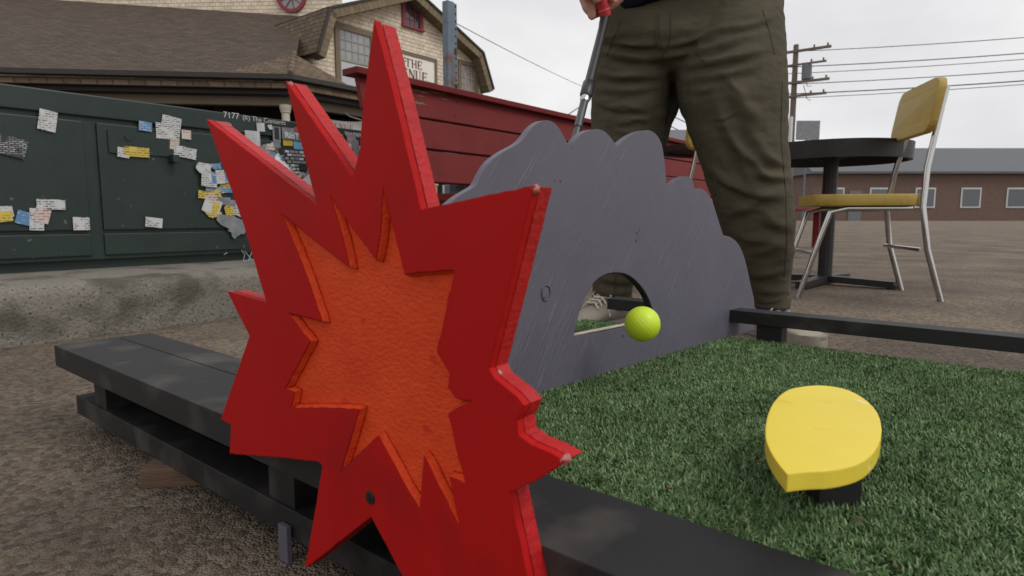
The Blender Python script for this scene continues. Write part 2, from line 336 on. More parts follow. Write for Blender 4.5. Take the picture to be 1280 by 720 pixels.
# exposed-aggregate concrete
def aggregate(name, base, dark, pebble_scale):
    m = bpy.data.materials.new(name); m.use_nodes = True; nt = m.node_tree; N = nt.nodes; L = nt.links; bs = N['Principled BSDF']; bs.inputs['Roughness'].default_value = .85
    tc = N.new('ShaderNodeTexCoord'); vo = N.new('ShaderNodeTexVoronoi'); vo.inputs['Scale'].default_value = pebble_scale; L.new(tc.outputs['Object'], vo.inputs['Vector'])
    v2 = N.new('ShaderNodeTexVoronoi'); v2.inputs['Scale'].default_value = pebble_scale * 2.7; L.new(tc.outputs['Object'], v2.inputs['Vector'])
    cr = N.new('ShaderNodeValToRGB'); el = cr.color_ramp.elements; el[0].color = (*dark, 1); el[1].color = (*base, 1); cr.color_ramp.elements.new(.5).color = tuple(.5 * (a + b) * c for a, b, c in zip(base, dark, (1.12, 1.0, .88))) + (1,)
    sp = N.new('ShaderNodeSeparateColor'); L.new(vo.outputs['Color'], sp.inputs['Color']); L.new(sp.outputs['Red'], cr.inputs['Fac'])
    nz = N.new('ShaderNodeTexNoise'); nz.inputs['Scale'].default_value = 2.3; nz.inputs['Detail'].default_value = 8; L.new(tc.outputs['Object'], nz.inputs['Vector'])
    c2 = N.new('ShaderNodeValToRGB'); c2.color_ramp.elements[0].color = (.42, .40, .38, 1); c2.color_ramp.elements[1].color = (1.12, 1.10, 1.06, 1); c2.color_ramp.elements[0].position = .35; c2.color_ramp.elements[1].position = .68
    L.new(nz.outputs['Fac'], c2.inputs['Fac'])
    mx = N.new('ShaderNodeMix'); mx.data_type = 'RGBA'; mx.blend_type = 'MULTIPLY'; mx.inputs['Factor'].default_value = .8; L.new(cr.outputs['Color'], mx.inputs['A']); L.new(c2.outputs['Color'], mx.inputs['B']); L.new(mx.outputs['Result'], bs.inputs['Base Color'])
    ad = N.new('ShaderNodeMath'); ad.operation = 'ADD'; L.new(vo.outputs['Distance'], ad.inputs[0]); L.new(v2.outputs['Distance'], ad.inputs[1])
    bp = N.new('ShaderNodeBump'); bp.inputs['Distance'].default_value = .006; bp.inputs['Strength'].default_value = .9; bp.invert = True; L.new(ad.outputs[0], bp.inputs['Height']); L.new(bp.outputs['Normal'], bs.inputs['Normal'])
    return m
M['aggregate'] = aggregate('aggregate_paving', (.30, .245, .19), (.11, .088, .068), 120)
M['kerb_stone'] = over(over(mat('kerb_concrete', (.235, .215, .18), (.15, .137, .115), rough=.95, scale=140, bump=.006, bscale=110), (.085, .078, .06), 7, .48, .62, seed=4), (.05, .045, .035), 150, .60, .66, seed=2)

# ------------------------------------------------------------------ ground
g = MB(); S = 400
g.add([(-S, -S, 0), (S, -S, 0), (S, S, 0), (-S, S, 0)], [(0, 1, 2, 3)])
tag(g.build('ground', M['aggregate']), kind='structure')
# low concrete step that carries the newspaper cabinet
prof = [(1.95, 0.0), (1.95, .115), (1.957, .135), (1.975, .148), (2.0, .153), (3.1, .153), (3.1, 0.0)]
k = MB(); k.loft([[W(u, v, z) for v, z in prof] for u in np.linspace(-1.9, 1.5, 12)])
tag(k.build('concrete_step', M['kerb_stone'], smooth=True), kind='structure')

# ------------------------------------------------------------------ mini golf platform
pl = empty('golf_platform', W(.67, .1, 0), 'low black timber platform carpeted with green artificial turf', 'mini golf hole')
VT0, VT1 = -.75, .66
m = MB(); m.uvz(.29, .376, -.75, 1.15, .098, .130); m.build('edge_board', M['black_paint'], pl)
m = MB(); m.uvz(.376, 1.052, VT0, VT1, .104, .121); m.build('turf_mat', M['turf_base'], pl)
m = MB(); m.uvz(1.052, 1.092, VT0, .61, .149, .170); m.build('side_rail', M['black_paint'], pl)
for v in (-.42, .285, .52):
    m = MB(); m.uvz(1.056, 1.088, v, v + .04, .06, .149); m.build('rail_block', M['black_paint'], pl)
for u0, u1 in ((.305, .345), (.66, .70), (1.055, 1.09)):
    m = MB(); m.uvz(u0, u1, -.74, 1.12, .024, .052); m.build('bearer', M['black_paint'], pl)
for v in (-.70, -.1, .18, .515, 1.0):
    m = MB(); m.uvz(.308, .342, v, v + .045, .052, .098); m.build('stud', M['black_paint'], pl)
m = MB(); m.uvz(.379, .428, .50, 1.15, .098, .1295); m.build('deck_board', M['black_paint'], pl)
m = MB(); m.uvz(.376, 1.0, .70, .76, .075, .103); m.build('cross_board', M['black_paint'], pl)
m = MB(); m.uvz(.36, .372, -.7, 1.1, .026, .0975); m.build('shade_board', M['black_paint'], pl)  # added black board: blocks light and view so the underside stays dark
m = MB(); m.uvz(.2985, .3035, .515, .530, 0, .037); m.build('foot', M['grey_rock'], pl)
for u, v in ((.33, .505), (.36, -.6), (1.06, .5), (1.06, -.6), (.33, 1.05)):
    m = MB(); m.uvz(u, u + .035, v, v + .03, 0, .024 if v != .505 else .03); m.build('foot', M['grey_rock'], pl)
# blades
def turf(name, u0, u1, v0, v1, dens, parent, ln=.0066, wd=.00075):
    n = int((u1 - u0) * (v1 - v0) * dens); uu = rng.uniform(u0, u1, n); vv = rng.uniform(v0, v1, n)
    b = np.array(B); a = np.array(A); base = uu[:, None] * b + vv[:, None] * a; base[:, 2] = .1205
    th = rng.uniform(0, 2 * PI, n); lean = rng.uniform(.2, 1.25, n); l = ln * rng.uniform(.6, 1.25, n)
    clump = np.array([mnoise.noise(Vector((x * 55, y * 55, 0))) for x, y in zip(uu, vv)]); th = th * .8 + clump * 4.0
    dx = np.stack([np.cos(th), np.sin(th), np.zeros(n)], 1); sx = np.stack([-np.sin(th), np.cos(th), np.zeros(n)], 1) * (wd * rng.uniform(.7, 1.3, n))[:, None]
    up = np.array([0, 0, 1.])
    mid = base + (dx * (np.sin(lean * .5) * .5)[:, None] + up * (np.cos(lean * .5) * .5)[:, None]) * l[:, None]
    tip = mid + (dx * (np.sin(lean * 1.2) * .55)[:, None] + up * (np.cos(lean * 1.2) * .5)[:, None]) * l[:, None]
    V = np.stack([base - sx, base + sx, mid + sx * .8, mid - sx * .8, tip], 1).reshape(-1, 3)
    org = np.array(root_of(parent)); V = V - org
    i = np.arange(n) * 5; loops = np.stack([i, i + 1, i + 2, i + 3, i + 3, i + 2, i + 4], 1).reshape(-1)
    me = bpy.data.meshes.new(name); me.vertices.add(5 * n); me.vertices.foreach_set('co', V.reshape(-1).astype(np.float32))
    me.loops.add(7 * n); me.loops.foreach_set('vertex_index', loops.astype(np.int32)); me.polygons.add(2 * n)
    st = np.stack([np.arange(n) * 7, np.arange(n) * 7 + 4], 1).reshape(-1); me.polygons.foreach_set('loop_start', st.astype(np.int32))
    me.update(calc_edges=True); me.validate(); me.materials.append(M['blade'])
    o = bpy.data.objects.new(name, me); COL.objects.link(o); o.parent = parent; o['kind'] = 'stuff'; return o
gm_ = MB()
for i in range(70):
    q = W(rng.uniform(.40, 1.03), rng.uniform(-.5, .36), .1255); gm_.ball(q, rng.uniform(.0007, .0018), 6, 4, (rng.uniform(.7, 1.6), rng.uniform(.7, 1.6), .7))
gm_.build('grit', M['brown_wood'], pl, kind='stuff')
turf('turf', .378, 1.05, VT0, VT1, 500000, pl)

# ------------------------------------------------------------------ sunburst board
UF = .272
def sb(pts): 
    r = []
    for x, y in pts:
        p = onu(x, y, UF); r.append((p.dot(A), p.z))
    return r
star = [(468, 25), (497, 140), (526, 262), (600, 246), (667, 232), (640, 345), (611, 461), (618, 473), (634, 486), (646, 496), (655, 507), (652, 516), (646, 526), (648, 544), (664, 556), (688, 566), (707, 577), (670, 601), (637, 616), (648, 668), (662, 735), (682, 810), (655, 880), (600, 880), (545, 800), (500, 714), (464, 646), (381, 711), (392, 650), (403, 582), (398, 577), (340, 571), (287, 567), (289, 531), (276, 524), (312, 420), (284, 364), (333, 378), (305, 282), (258, 149), (396, 256), (357, 101), (441, 223), (449, 190), (455, 120)]
hole = [(351, 266), (392, 300), (437, 335), (428, 295), (412, 243), (440, 285), (470, 325), (476, 285), (479, 232), (490, 280), (506, 343), (530, 340), (568, 338), (558, 385), (546, 440), (562, 467), (560, 484), (569, 497), (590, 501), (560, 518), (570, 560), (582, 605), (562, 596), (568, 625), (575, 659), (552, 615), (530, 570), (527, 605), (525, 638), (500, 595), (473, 545), (450, 567), (425, 591), (438, 550), (449, 512), (405, 510), (363, 511), (368, 490), (356, 486), (388, 427), (360, 391), (403, 402), (378, 330)]
st2 = sb(star); ho2 = sb(hole)
sun = empty('sunburst_board', W(.29, .33, 0), 'red wooden explosion cutout with a carved orange centre, screwed to the black platform edge', 'cutout board')
O = W(UF, 0, 0)
hj = rough_outline(ho2, .006, .0009, 2)
m = MB(); m.plate(rough_outline(st2, .006, .0005, 1), [hj], O, A, Z, B * .0058); m.build('front_panel', M['red_face'], sun)
c0 = Vector((sum(p[0] for p in st2) / len(st2), sum(p[1] for p in st2) / len(st2)))
bk = rough_outline([(p[0] + (c0.x - p[0]) * .003, p[1] + (c0.y - p[1]) * .003) for p in st2], .0018, .0004, 6)
m = MB(); m.plate(bk, [], O + B * .0068, A, Z, B * .0112); m.build('back_panel', M['red_back'], sun, smooth=True)
# carved recess: orange walls and floor
m = MB(); n = len(hj); fl = [O + A * p[0] + Z * p[1] for p in hj]
cc = Vector((sum(p[0] for p in hj) / n, sum(p[1] for p in hj) / n))
def inset(p, i, d):
    a = Vector(hj[i - 1]); b = Vector(hj[i]); c = Vector(hj[(i + 1) % n]); t = (c - a).normalized(); return b
m.v += [q + B * .0004 for q in fl] + [q + B * .0060 for q in fl]
for i in range(n):
    j = (i + 1) % n; m.f.append((i, j, n + j, n + i))
# pull the walls a hair inside the red hole so that faces never coincide
for i in range(2 * n):
    p = hj[i % n]; a = Vector(hj[i % n - 1]); c = Vector(hj[(i + 1) % n]); t = (c - a).normalized(); nn = Vector((-t.y, t.x))
    sgn = 1 if sum(hj[q][0] * hj[(q + 1) % n][1] - hj[(q + 1) % n][0] * hj[q][1] for q in range(n)) > 0 else -1
    amt = .0004 if i < n else .0024
    m.v[i] = m.v[i] + (A * nn.x + Z * nn.y) * amt * sgn
hf = ho2; nf = len(hf); bse = len(m.v); m.v += [O + A * p[0] + Z * p[1] + B * .0061 for p in hf]
x0_, x1_, z0_, z1_ = min(p[0] for p in hf), max(p[0] for p in hf), min(p[1] for p in hf), max(p[1] for p in hf)
for t in tessellate_polygon([[Vector((p[0], p[1], 0)) for p in hf]]): m.f.append(tuple(bse + x for x in t))
m.build('carved_centre', M['orange'], sun)
for x, y, r in ((665.5, 236, .0026), (704, 576.5, .0030), (286, 366.5, .0026), (358.5, 105, .0022)):
    q = onu(x, y, UF) + B * .0028; m = MB(); m.ball(q, r, 8, 6, (1, 1, 1)); m.v = [v + Vector((mnoise.noise(v * 900), mnoise.noise(v * 900 + Vector((5, 0, 0))), mnoise.noise(v * 900 + Vector((0, 5, 0))))) * r * .7 for v in m.v]; m.build('paint_chip', M['chip'], sun, smooth='all')
sp_ = onu(463, 622, UF)
m = MB(); m.tube([sp_ + B * .0005, sp_ - B * .0006, sp_ - B * .0010], [.0052, .0052, .0040], 14); 
m.bar(sp_ - B * .0011 - A * .0025, sp_ - B * .0011 + A * .0025, .0008, .0004, B); m.bar(sp_ - B * .0012 - Z * .0025, sp_ - B * .0012 + Z * .0025, .0008, .0004, B)
m.build('screw', M['screw'], sun)

# ------------------------------------------------------------------ grey rock board with tunnel
P0 = onz(515, 542, .1215); P1 = onz(935, 415, .1215); D = (P1 - P0); BL = D.length; D.normalize(); NB = Vector((-D.y, D.x, 0))   # NB points away (left-forward)
def onb(x, y):
    r = ray(x, y); t = (P0 - EYE).dot(NB) / r.dot(NB); q = EYE + r * t; return ((q - P0).dot(D), q.z)
rock_px = [(515, 542), (519, 420), (524, 350), (531, 305), (545, 272), (567, 249), (585, 238), (596, 232), (602, 218), (612, 202), (628, 190), (648, 180), (656, 172), (665, 159), (676, 151), (687, 150), (697, 157), (706, 173), (714, 188), (718, 176), (728, 166), (741, 161), (753, 162), (763, 171), (771, 183), (783, 172), (798, 164), (812, 162), (822, 169), (828, 182), (831, 206), (834, 237), (841, 228), (851, 221), (861, 220), (866, 226), (868, 236), (877, 235), (885, 242), (892, 256), (898, 276), (904, 294), (913, 296), (923, 304), (931, 322), (937, 350), (941, 368), (943, 374), (943, 412)]
sharp = {0, 18, 24, 31, 36, 41, 48}
rk = smooth_outline([onb(*p) for p in rock_px], sharp, 2)
tun_px = [(717, 421), (722, 396), (731, 371), (742, 352), (757, 342), (772, 340), (786, 343), (799, 354), (811, 371), (820, 400), (752, 415)]
th2 = smooth_outline([onb(*p) for p in tun_px], {0, 9, 10}, 2)
rockb = empty('rock_board', P0 + D * BL / 2, 'slate grey painted plywood cutout of a rock with an arched tunnel, standing on the turf', 'cutout board')
OB = Vector((P0.x, P0.y, 0))
m = MB(); m.plate(rough_outline(rk, .008, .0003, 3), [th2], OB, D, Z, NB * .010); m.build('panel', M['grey_rock'], rockb)
# tunnel lining: a dark ring just behind the hole, and bare sill
arch = th2[1:-1]
def ofs(p, d):
    c = (.325, .186); v = Vector((p[0] - c[0], p[1] - c[1])); v.normalize(); return (p[0] + v.x * d, p[1] + v.y * d)
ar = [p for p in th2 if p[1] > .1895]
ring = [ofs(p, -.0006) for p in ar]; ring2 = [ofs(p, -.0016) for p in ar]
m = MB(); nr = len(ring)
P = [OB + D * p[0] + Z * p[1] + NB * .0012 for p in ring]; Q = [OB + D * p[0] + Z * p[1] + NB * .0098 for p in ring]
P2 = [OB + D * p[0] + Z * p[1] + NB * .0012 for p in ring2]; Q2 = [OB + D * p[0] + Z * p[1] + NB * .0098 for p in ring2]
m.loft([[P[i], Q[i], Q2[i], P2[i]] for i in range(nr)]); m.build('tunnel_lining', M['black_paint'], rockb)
s0 = th2[0]; s1 = [p for p in th2 if abs(p[0] - onb(820, 400)[0]) < 1e-6][0]
pa = OB + D * (s0[0] + .002) + Z * (s0[1] + .0005) + NB * .0012; pb = OB + D * (s1[0] - .002) + Z * (s1[1] + .0005) + NB * .0012
m = MB(); m.boxf(pa, pb - pa, NB * .0086, Z * .0012); m.build('tunnel_sill', M['raw_sill'], rockb)
kx, kz = onb(682, 366)
m = MB(); kc = OB + D * kx + Z * kz
rr = [[kc + (D * math.cos(t) * .0072 * s + Z * math.sin(t) * .0088 * s) - NB * h for t in np.linspace(0, 2 * PI, 25)[:-1]] for s, h in ((1.14, -.001), (1.08, .0014), (.96, .0015), (.88, -.0008), (.80, .0006), (.5, .0008), (.1, .0008))]
m.loft(rr); m.build('wood_plug', M['grey_rock'], rockb, smooth=True)
m = MB()
for x, y, r in ((796, 291, .0011), (799, 288, .0009), (797, 296, .0006), (795, 301, .0011), (800, 300, .0005), (700, 227, .0010), (693, 226, .0007), (778, 420, .0013)):
    a, b2 = onb(x, y); c = OB + D * a + Z * b2; m = MB(); m.ball(c, r, 8, 5, (1, .4, 1.5)); m.build('paint_fleck', M['hole'], rockb)

# ------------------------------------------------------------------ golf ball in the air
bc = onY(803, 405, .735); br_ = .0213
bm = bmesh.new(); bmesh.ops.create_icosphere(bm, subdivisions=6, radius=br_)
dm = []
for i in range(336):
    zz = 1 - 2 * (i + .5) / 336; r_ = math.sqrt(1 - zz * zz); t = i * 2.399963; dm.append(Vector((r_ * math.cos(t), r_ * math.sin(t), zz)))
from mathutils.kdtree import KDTree
kd = KDTree(len(dm)); [kd.insert(q, i) for i, q in enumerate(dm)]; kd.balance()
for v in bm.verts:
    nrm = v.co.normalized(); _, _, d = kd.find(nrm); w = max(0, 1 - (d / .085) ** 2); v.co = nrm * (br_ - .00016 * w)
me = bpy.data.meshes.new('golf_ball'); bm.to_mesh(me); bm.free(); me.materials.append(M['ball'])
for p in me.polygons: p.use_smooth = True
o = bpy.data.objects.new('golf_ball', me); COL.objects.link(o); o.location = bc; tag(o, 'bright yellow-green golf ball flying out of the tunnel in the grey board', 'golf ball')

# ------------------------------------------------------------------ yellow cutout
yz = .180
ypx = [(1003, 483), (984, 487), (968, 500), (958, 522), (956, 546), (962, 563), (972, 579), (984, 593), (1006, 590), (1045, 589), (1085, 577), (1104, 548), (1098, 512), (1066, 488), (1030, 481)]
yo = [(onz(x, y, yz).x, onz(x, y, yz).y) for x, y in ypx]
yo = smooth_outline(yo, {7}, 2)
yb = empty('yellow_cutout', (sum(p[0] for p in yo) / len(yo), sum(p[1] for p in yo) / len(yo), .122), 'flat yellow wooden cutout with rounded sides raised above the turf', 'cutout board')
m = MB(); m.plate(rough_outline(yo, .006, .0003, 4), [], Vector((0, 0, yz)), Vector((1, 0, 0)), Vector((0, 1, 0)), Z * -.011); m.build('panel', M['yellow'], yb)
yc = root_of(yb); m = MB(); m.xyz(yc.x - .0, yc.x + .03, yc.y - .015, yc.y + .015, .121, yz - .011); m.build('support_block', M['black_paint'], yb)

# ------------------------------------------------------------------ long red bench
def bvz(z): return 1.955 + (z - .42) * .26        # leaning back
ben = empty('slatted_bench', W(4.4, 1.9, 0), 'long dark red slatted bench with a high back and capped top rail', 'bench')
U0, U1 = 1.625, 7.2
def slat(z0, z1, u0=U0 - .03, u1=U1 - .02, t=.024):
    m = MB(); a = W(u0, bvz(z0), z0); h = W(0, bvz(z1) - bvz(z0), z1 - z0)
    m.boxf(a, B * (u1 - u0), h, (A * 1 - Z * .26).normalized() * t); return m
for z0, z1 in ((.476, .612), (.622, .748), (.758, .884)): slat(z0, z1).build('back_slat', M['bench_red'], ben, bevel=.003)
m = MB(); m.uvz(U0 - .06, U1 + .06, bvz(.885) - .035, bvz(.885) + .060, .886, .912); m.build('top_rail', M['bench_red'], ben, bevel=.003)
for u in (U0 + .10, 3.4, 5.3, U1 - .10):
    m = MB(); a = W(u, bvz(.0) + .028, 0); m.boxf(a, B * .05, W(0, bvz(.885) - bvz(0), .885), A * .04); m.build('upright', M['bench_red'], ben)
    m = MB(); m.uvz(u, u + .05, 1.60, 1.66, 0, .382); m.build('leg', M['bench_red'], ben)
for v0, v1 in ((1.575, 1.70), (1.712, 1.83), (1.842, 1.945)):
    m = MB(); m.uvz(U0 - .01, U1 + .01, v0, v1, .384, .412); m.build('seat_slat', M['bench_red'], ben, bevel=.003)
m = MB()
for (x, y, l, w) in ((512, 112, 26, .005), (530, 113, 30, .003), (520, 119, 10, .003), (515, 127, 18, .006), (508, 126, 8, .004), (545, 122, 20, .002)):
    zz = onv(x, y, 2.04).z; p = onv(x, y, bvz(zz) - .0005); q = onv(x + l, y + l * .19, bvz(zz) - .0005); k_ = 7
    top = [p.lerp(q, i / k_) + Z * w * (.3 + random.random()) * math.sin(PI * (i + .3) / (k_ + .6)) for i in range(k_ + 1)]; bot = [p.lerp(q, i / k_) - Z * w * (.3 + random.random()) * math.sin(PI * (i + .3) / (k_ + .6)) for i in range(k_ + 1)]
    m.add([t - A * .0006 for t in top] + [b2 - A * .0006 for b2 in bot], [(i, i + 1, k_ + 2 + i, k_ + 1 + i) for i in range(k_)])
m.build('bare_wood_scrape', M['trim'], ben)
m = MB()
for u, z in ((2.12, .79), (2.15, .855), (2.14, .70), (3.42, .80), (3.42, .85)):
    m = MB(); m.tube([W(u, bvz(z) - .001, z), W(u, bvz(z) + .002, z)], .004, 8); m.build('screw_head', M['hole'], ben)

# ------------------------------------------------------------------ steel sign post behind the bench
sp0 = W(2.435, 2.4, 0); post = empty('steel_post', sp0, 'bluish galvanised steel channel post with rusty holes rising behind the red bench', 'sign post')
m = MB(); tz = 1.455
m.boxf(sp0, B * .050, A * .006, Z * tz); m.boxf(sp0 + A * .006, B * .006, A * .034, Z * tz)
m.boxf(sp0 + B * .050, B * .018, A * .006, Z * (tz - .004)); m.boxf(sp0 + A * .006 + B * .044, B * .006, A * .034, Z * tz)
m.build('channel', M['galv'], post)
m = MB()
for i in range(36):
    z = tz - .025 - i * .038; m = MB(); m.boxf(sp0 + B * .054 - A * .0008 + Z * z, B * .009, A * .0004, Z * .012); m.build('bolt_hole', M['hole'], post)
m = MB()
for z in (1.215, 1.20, 1.03): m = MB(); m.tube([sp0 + B * .058 + Z * z - A * .0008, sp0 + B * .058 + Z * z - A * .009], .010, 6); m.build('rusty_bolt', M['brown_wood'], post)

# ------------------------------------------------------------------ green newspaper cabinet plastered with stickers
VN = 2.40; ZB, ZT = .153, .712
nu0, nu1 = -.35, 1.845
cab = empty('newspaper_cabinet', W(.8, VN + .2, ZB), 'dark green metal newspaper cabinet covered in torn stickers on a concrete step', 'newspaper box')
m = MB(); m.uvz(nu0, nu1, VN, VN + .42, ZB + .03, ZT); m.build('body', M['green_metal'], cab, bevel=.004)
m = MB(); m.uvz(nu0 + .02, nu1 - .02, VN + .02, VN + .40, ZB, ZB + .03); m.build('plinth', M['green_metal'], cab)
m = MB(); m.uvz(nu0 - .01, nu1 + .008, VN - .012, VN + .43, ZT - .058, ZT + .012); m.build('header', M['green_metal'], cab, bevel=.004)
mods = [-.35, .22, .75, 1.27, 1.85]
for a, b2 in zip(mods[:-1], mods[1:]):
    m = MB(); m.uvz(a + .02, b2 - .02, VN - .010, VN - .0005, ZB + .13, ZT - .075); d = m.build('door', M['green_metal'], cab, bevel=.003)
    m = MB(); m.uvz(a + .05, a + .30, VN - .016, VN - .0105, ZT - .17, ZT - .095); m.uvz(a + .24, a + .262, VN - .05, VN - .0105, ZT - .19, ZT - .165); m.tube([W(a + .11, VN - .0165, ZT - .115), W(a + .11, VN - .019, ZT - .115)], .011, 10); m.build('coin_box', M['green_metal'], d)
    m = MB(); m.uvz(a + .02, b2 - .02, VN - .008, VN - .0005, ZB + .045, ZB + .118); m.build('kick_panel', M['green_metal'], cab, bevel=.003)
def printed(name, paper, ink, row, dens, seed):
    m = bpy.data.materials.new(name); m.use_nodes = True; nt = m.node_tree; N = nt.nodes; L = nt.links; bs = N['Principled BSDF']; bs.inputs['Roughness'].default_value = .6
    ge = N.new('ShaderNodeNewGeometry'); d1 = N.new('ShaderNodeVectorMath'); d1.operation = 'DOT_PRODUCT'; d1.inputs[1].default_value = B; L.new(ge.outputs['Position'], d1.inputs[0])
    sx = N.new('ShaderNodeSeparateXYZ'); L.new(ge.outputs['Position'], sx.inputs[0]); cb = N.new('ShaderNodeCombineXYZ'); L.new(d1.outputs['Value'], cb.inputs[0]); L.new(sx.outputs['Z'], cb.inputs[1])
    br = N.new('ShaderNodeTexBrick'); br.inputs['Scale'].default_value = 1; br.inputs['Brick Width'].default_value = row * 2.6; br.inputs['Row Height'].default_value = row; br.inputs['Mortar Size'].default_value = row * .26; br.inputs['Mortar Smooth'].default_value = .1
    br.inputs['Color1'].default_value = (*ink, 1); br.inputs['Color2'].default_value = (*[a * .35 + b * .65 for a, b in zip(ink, paper)], 1); br.inputs['Mortar'].default_value = (*paper, 1); br.inputs['Bias'].default_value = dens; L.new(cb.outputs[0], br.inputs['Vector'])
    nz = N.new('ShaderNodeTexNoise'); nz.inputs['Scale'].default_value = 34; nz.inputs['Detail'].default_value = 3; L.new(ge.outputs['Position'], nz.inputs['Vector']); mr = N.new('ShaderNodeMapRange'); mr.inputs['From Min'].default_value = .42; mr.inputs['From Max'].default_value = .5; L.new(nz.outputs['Fac'], mr.inputs['Value'])
    mx = N.new('ShaderNodeMix'); mx.data_type = 'RGBA'; L.new(mr.outputs['Result'], mx.inputs['Factor']); mx.inputs['A'].default_value = (*paper, 1); L.new(br.outputs['Color'], mx.inputs['B']); L.new(mx.outputs['Result'], bs.inputs['Base Color']); return m
M['pr_a'] = printed('printed_sticker', (.56, .56, .55), (.05, .05, .06), .007, 0, 1); M['pr_b'] = printed('printed_dark_sticker', (.03, .03, .035), (.50, .50, .50), .006, .2, 2)
M['pr_c'] = printed('printed_red_sticker', (.55, .50, .45), (.40, .05, .05), .009, 0, 3); M['pr_d'] = printed('printed_blue_sticker', (.10, .22, .40), (.55, .58, .60), .008, .1, 4); M['pr_e'] = printed('printed_yellow_sticker', (.60, .45, .08), (.08, .05, .02), .008, 0, 5)
PR = ['pr_a', 'pr_a', 'pr_b', 'pr_c', 'pr_d', 'pr_e', 'stk_grey', 'stk_white']
def stick(u, z, w, h, m_, rot=0., off=.0115, name='sticker'):
    c = W(u, VN - off, z); e1 = B * math.cos(rot) + Z * math.sin(rot); e2 = -B * math.sin(rot) + Z * math.cos(rot); mb = MB()
    k_ = 6 if name == 'torn_paper' else 4
    if name == 'torn_paper':
        pts = []
        cs = [(-1, -1), (1, -1), (1, 1), (-1, 1)]
        for i in range(4):
            a0_, b0_ = cs[i], cs[(i + 1) % 4]
            for t in (0, .3, .65): q_ = random.uniform(.62, 1.0) if t else random.uniform(.55, 1.0); pts.append(((a0_[0] + (b0_[0] - a0_[0]) * t) * w / 2 * q_, (a0_[1] + (b0_[1] - a0_[1]) * t) * h / 2 * q_))
    else: pts = [(-w / 2, -h / 2), (w / 2, -h / 2), (w / 2, h / 2), (-w / 2, h / 2)]
    mb.plate(pts, [], c, e1, e2, A * .0004); return mb.build(name, m_, cab)
def pxs(x, y): p = onv(x, y, VN - .012); return p.dot(B), p.z
offs = [.0115]
def spx(x, y, w, h, m_, rot=0., name='sticker'):
    offs[0] += .00006; u, z = pxs(x, y); return stick(u, z, w, h, m_, rot, offs[0] + (.0062 if y < 226 and x > 250 else 0), name)
spx(315, 173, .062, .058, M['stk_white'], .02); spx(283, 157, .05, .03, M['stk_grey'], -.1, 'torn_paper'); spx(325, 159, .034, .034, M['stk_white'], .05); spx(337, 159, .02, .022, M['stk_white'], .4, 'torn_paper')
spx(345, 168, .035, .062, M['stk_grey']); spx(345, 167, .022, .05, M['stk_black']); spx(366, 168, .105, .05, M['stk_grey'], .02); spx(359, 179, .045, .022, M['stk_yellow'], .03); spx(372, 182, .045, .032, M['stk_blue'], 0); spx(344, 181, .04, .026, M['stk_grey'], .1)
spx(370, 203, .13, .10, M['stk_black'], 0)
for i in range(34):                                # small label strips in rows
    r_, c_ = divmod(i, 5); spx(358 + c_ * 6.2 + random.uniform(-1, 1) + (r_ % 2) * 2, 190 + r_ * 4.3 + (c_ - 2) * .35, random.uniform(.014, .024), .009, M[random.choice(['stk_white', 'stk_grey', 'stk_grey', 'stk_yellow' if i % 9 == 0 else 'stk_white'])])
spx(328, 190, .13, .045, M['stk_grey'], -.1, 'torn_paper'); spx(340, 198, .10, .05, M['stk_blue'], -.15, 'torn_paper'); spx(335, 184, .05, .03, M['stk_white'], .3, 'torn_paper'); spx(355, 214, .12, .05, M['stk_grey'], 0, 'torn_paper'); spx(385, 225, .08, .10, M['stk_grey'], .4, 'torn_paper')
spx(372, 162, .04, .02, M['stk_red'], .05); spx(438, 175, .05, .05, M['stk_grey'], 0); spx(438, 174, .028, .026, M['stk_pink'], .2, 'torn_paper'); spx(443, 187, .036, .085, M['stk_grey'], .03); spx(434, 185, .035, .04, M['stk_white'], 0); spx(424, 173, .03, .03, M['stk_yellow'], .2)
for i in range(30):
    x = random.uniform(322, 394); y = random.uniform(184, 238) if x < 352 else random.uniform(214, 246); spx(x, y, random.uniform(.015, .05), random.uniform(.012, .03), M[random.choice(PR)], random.uniform(-.5, .5), random.choice(['sticker', 'torn_paper']))
for i in range(20):
    x = random.uniform(-60, 240); y = random.uniform(150, 280); spx(x, y, random.uniform(.03, .09), random.uniform(.03, .07), M[random.choice(PR[:6])], random.uniform(-.3, .3), 'sticker')
for i in range(26):
    x = random.uniform(252, 305); y = random.uniform(206, 270); spx(x, y, random.uniform(.03, .085), random.uniform(.02, .06), M[random.choice(PR)], random.uniform(-.4, .4), random.choice(['sticker', 'torn_paper']))
spx(290, 279, .14, .07, M['stk_grey'], -.35, 'torn_paper'); spx(293, 289, .05, .05, M['stk_grey'], -.9, 'torn_paper')
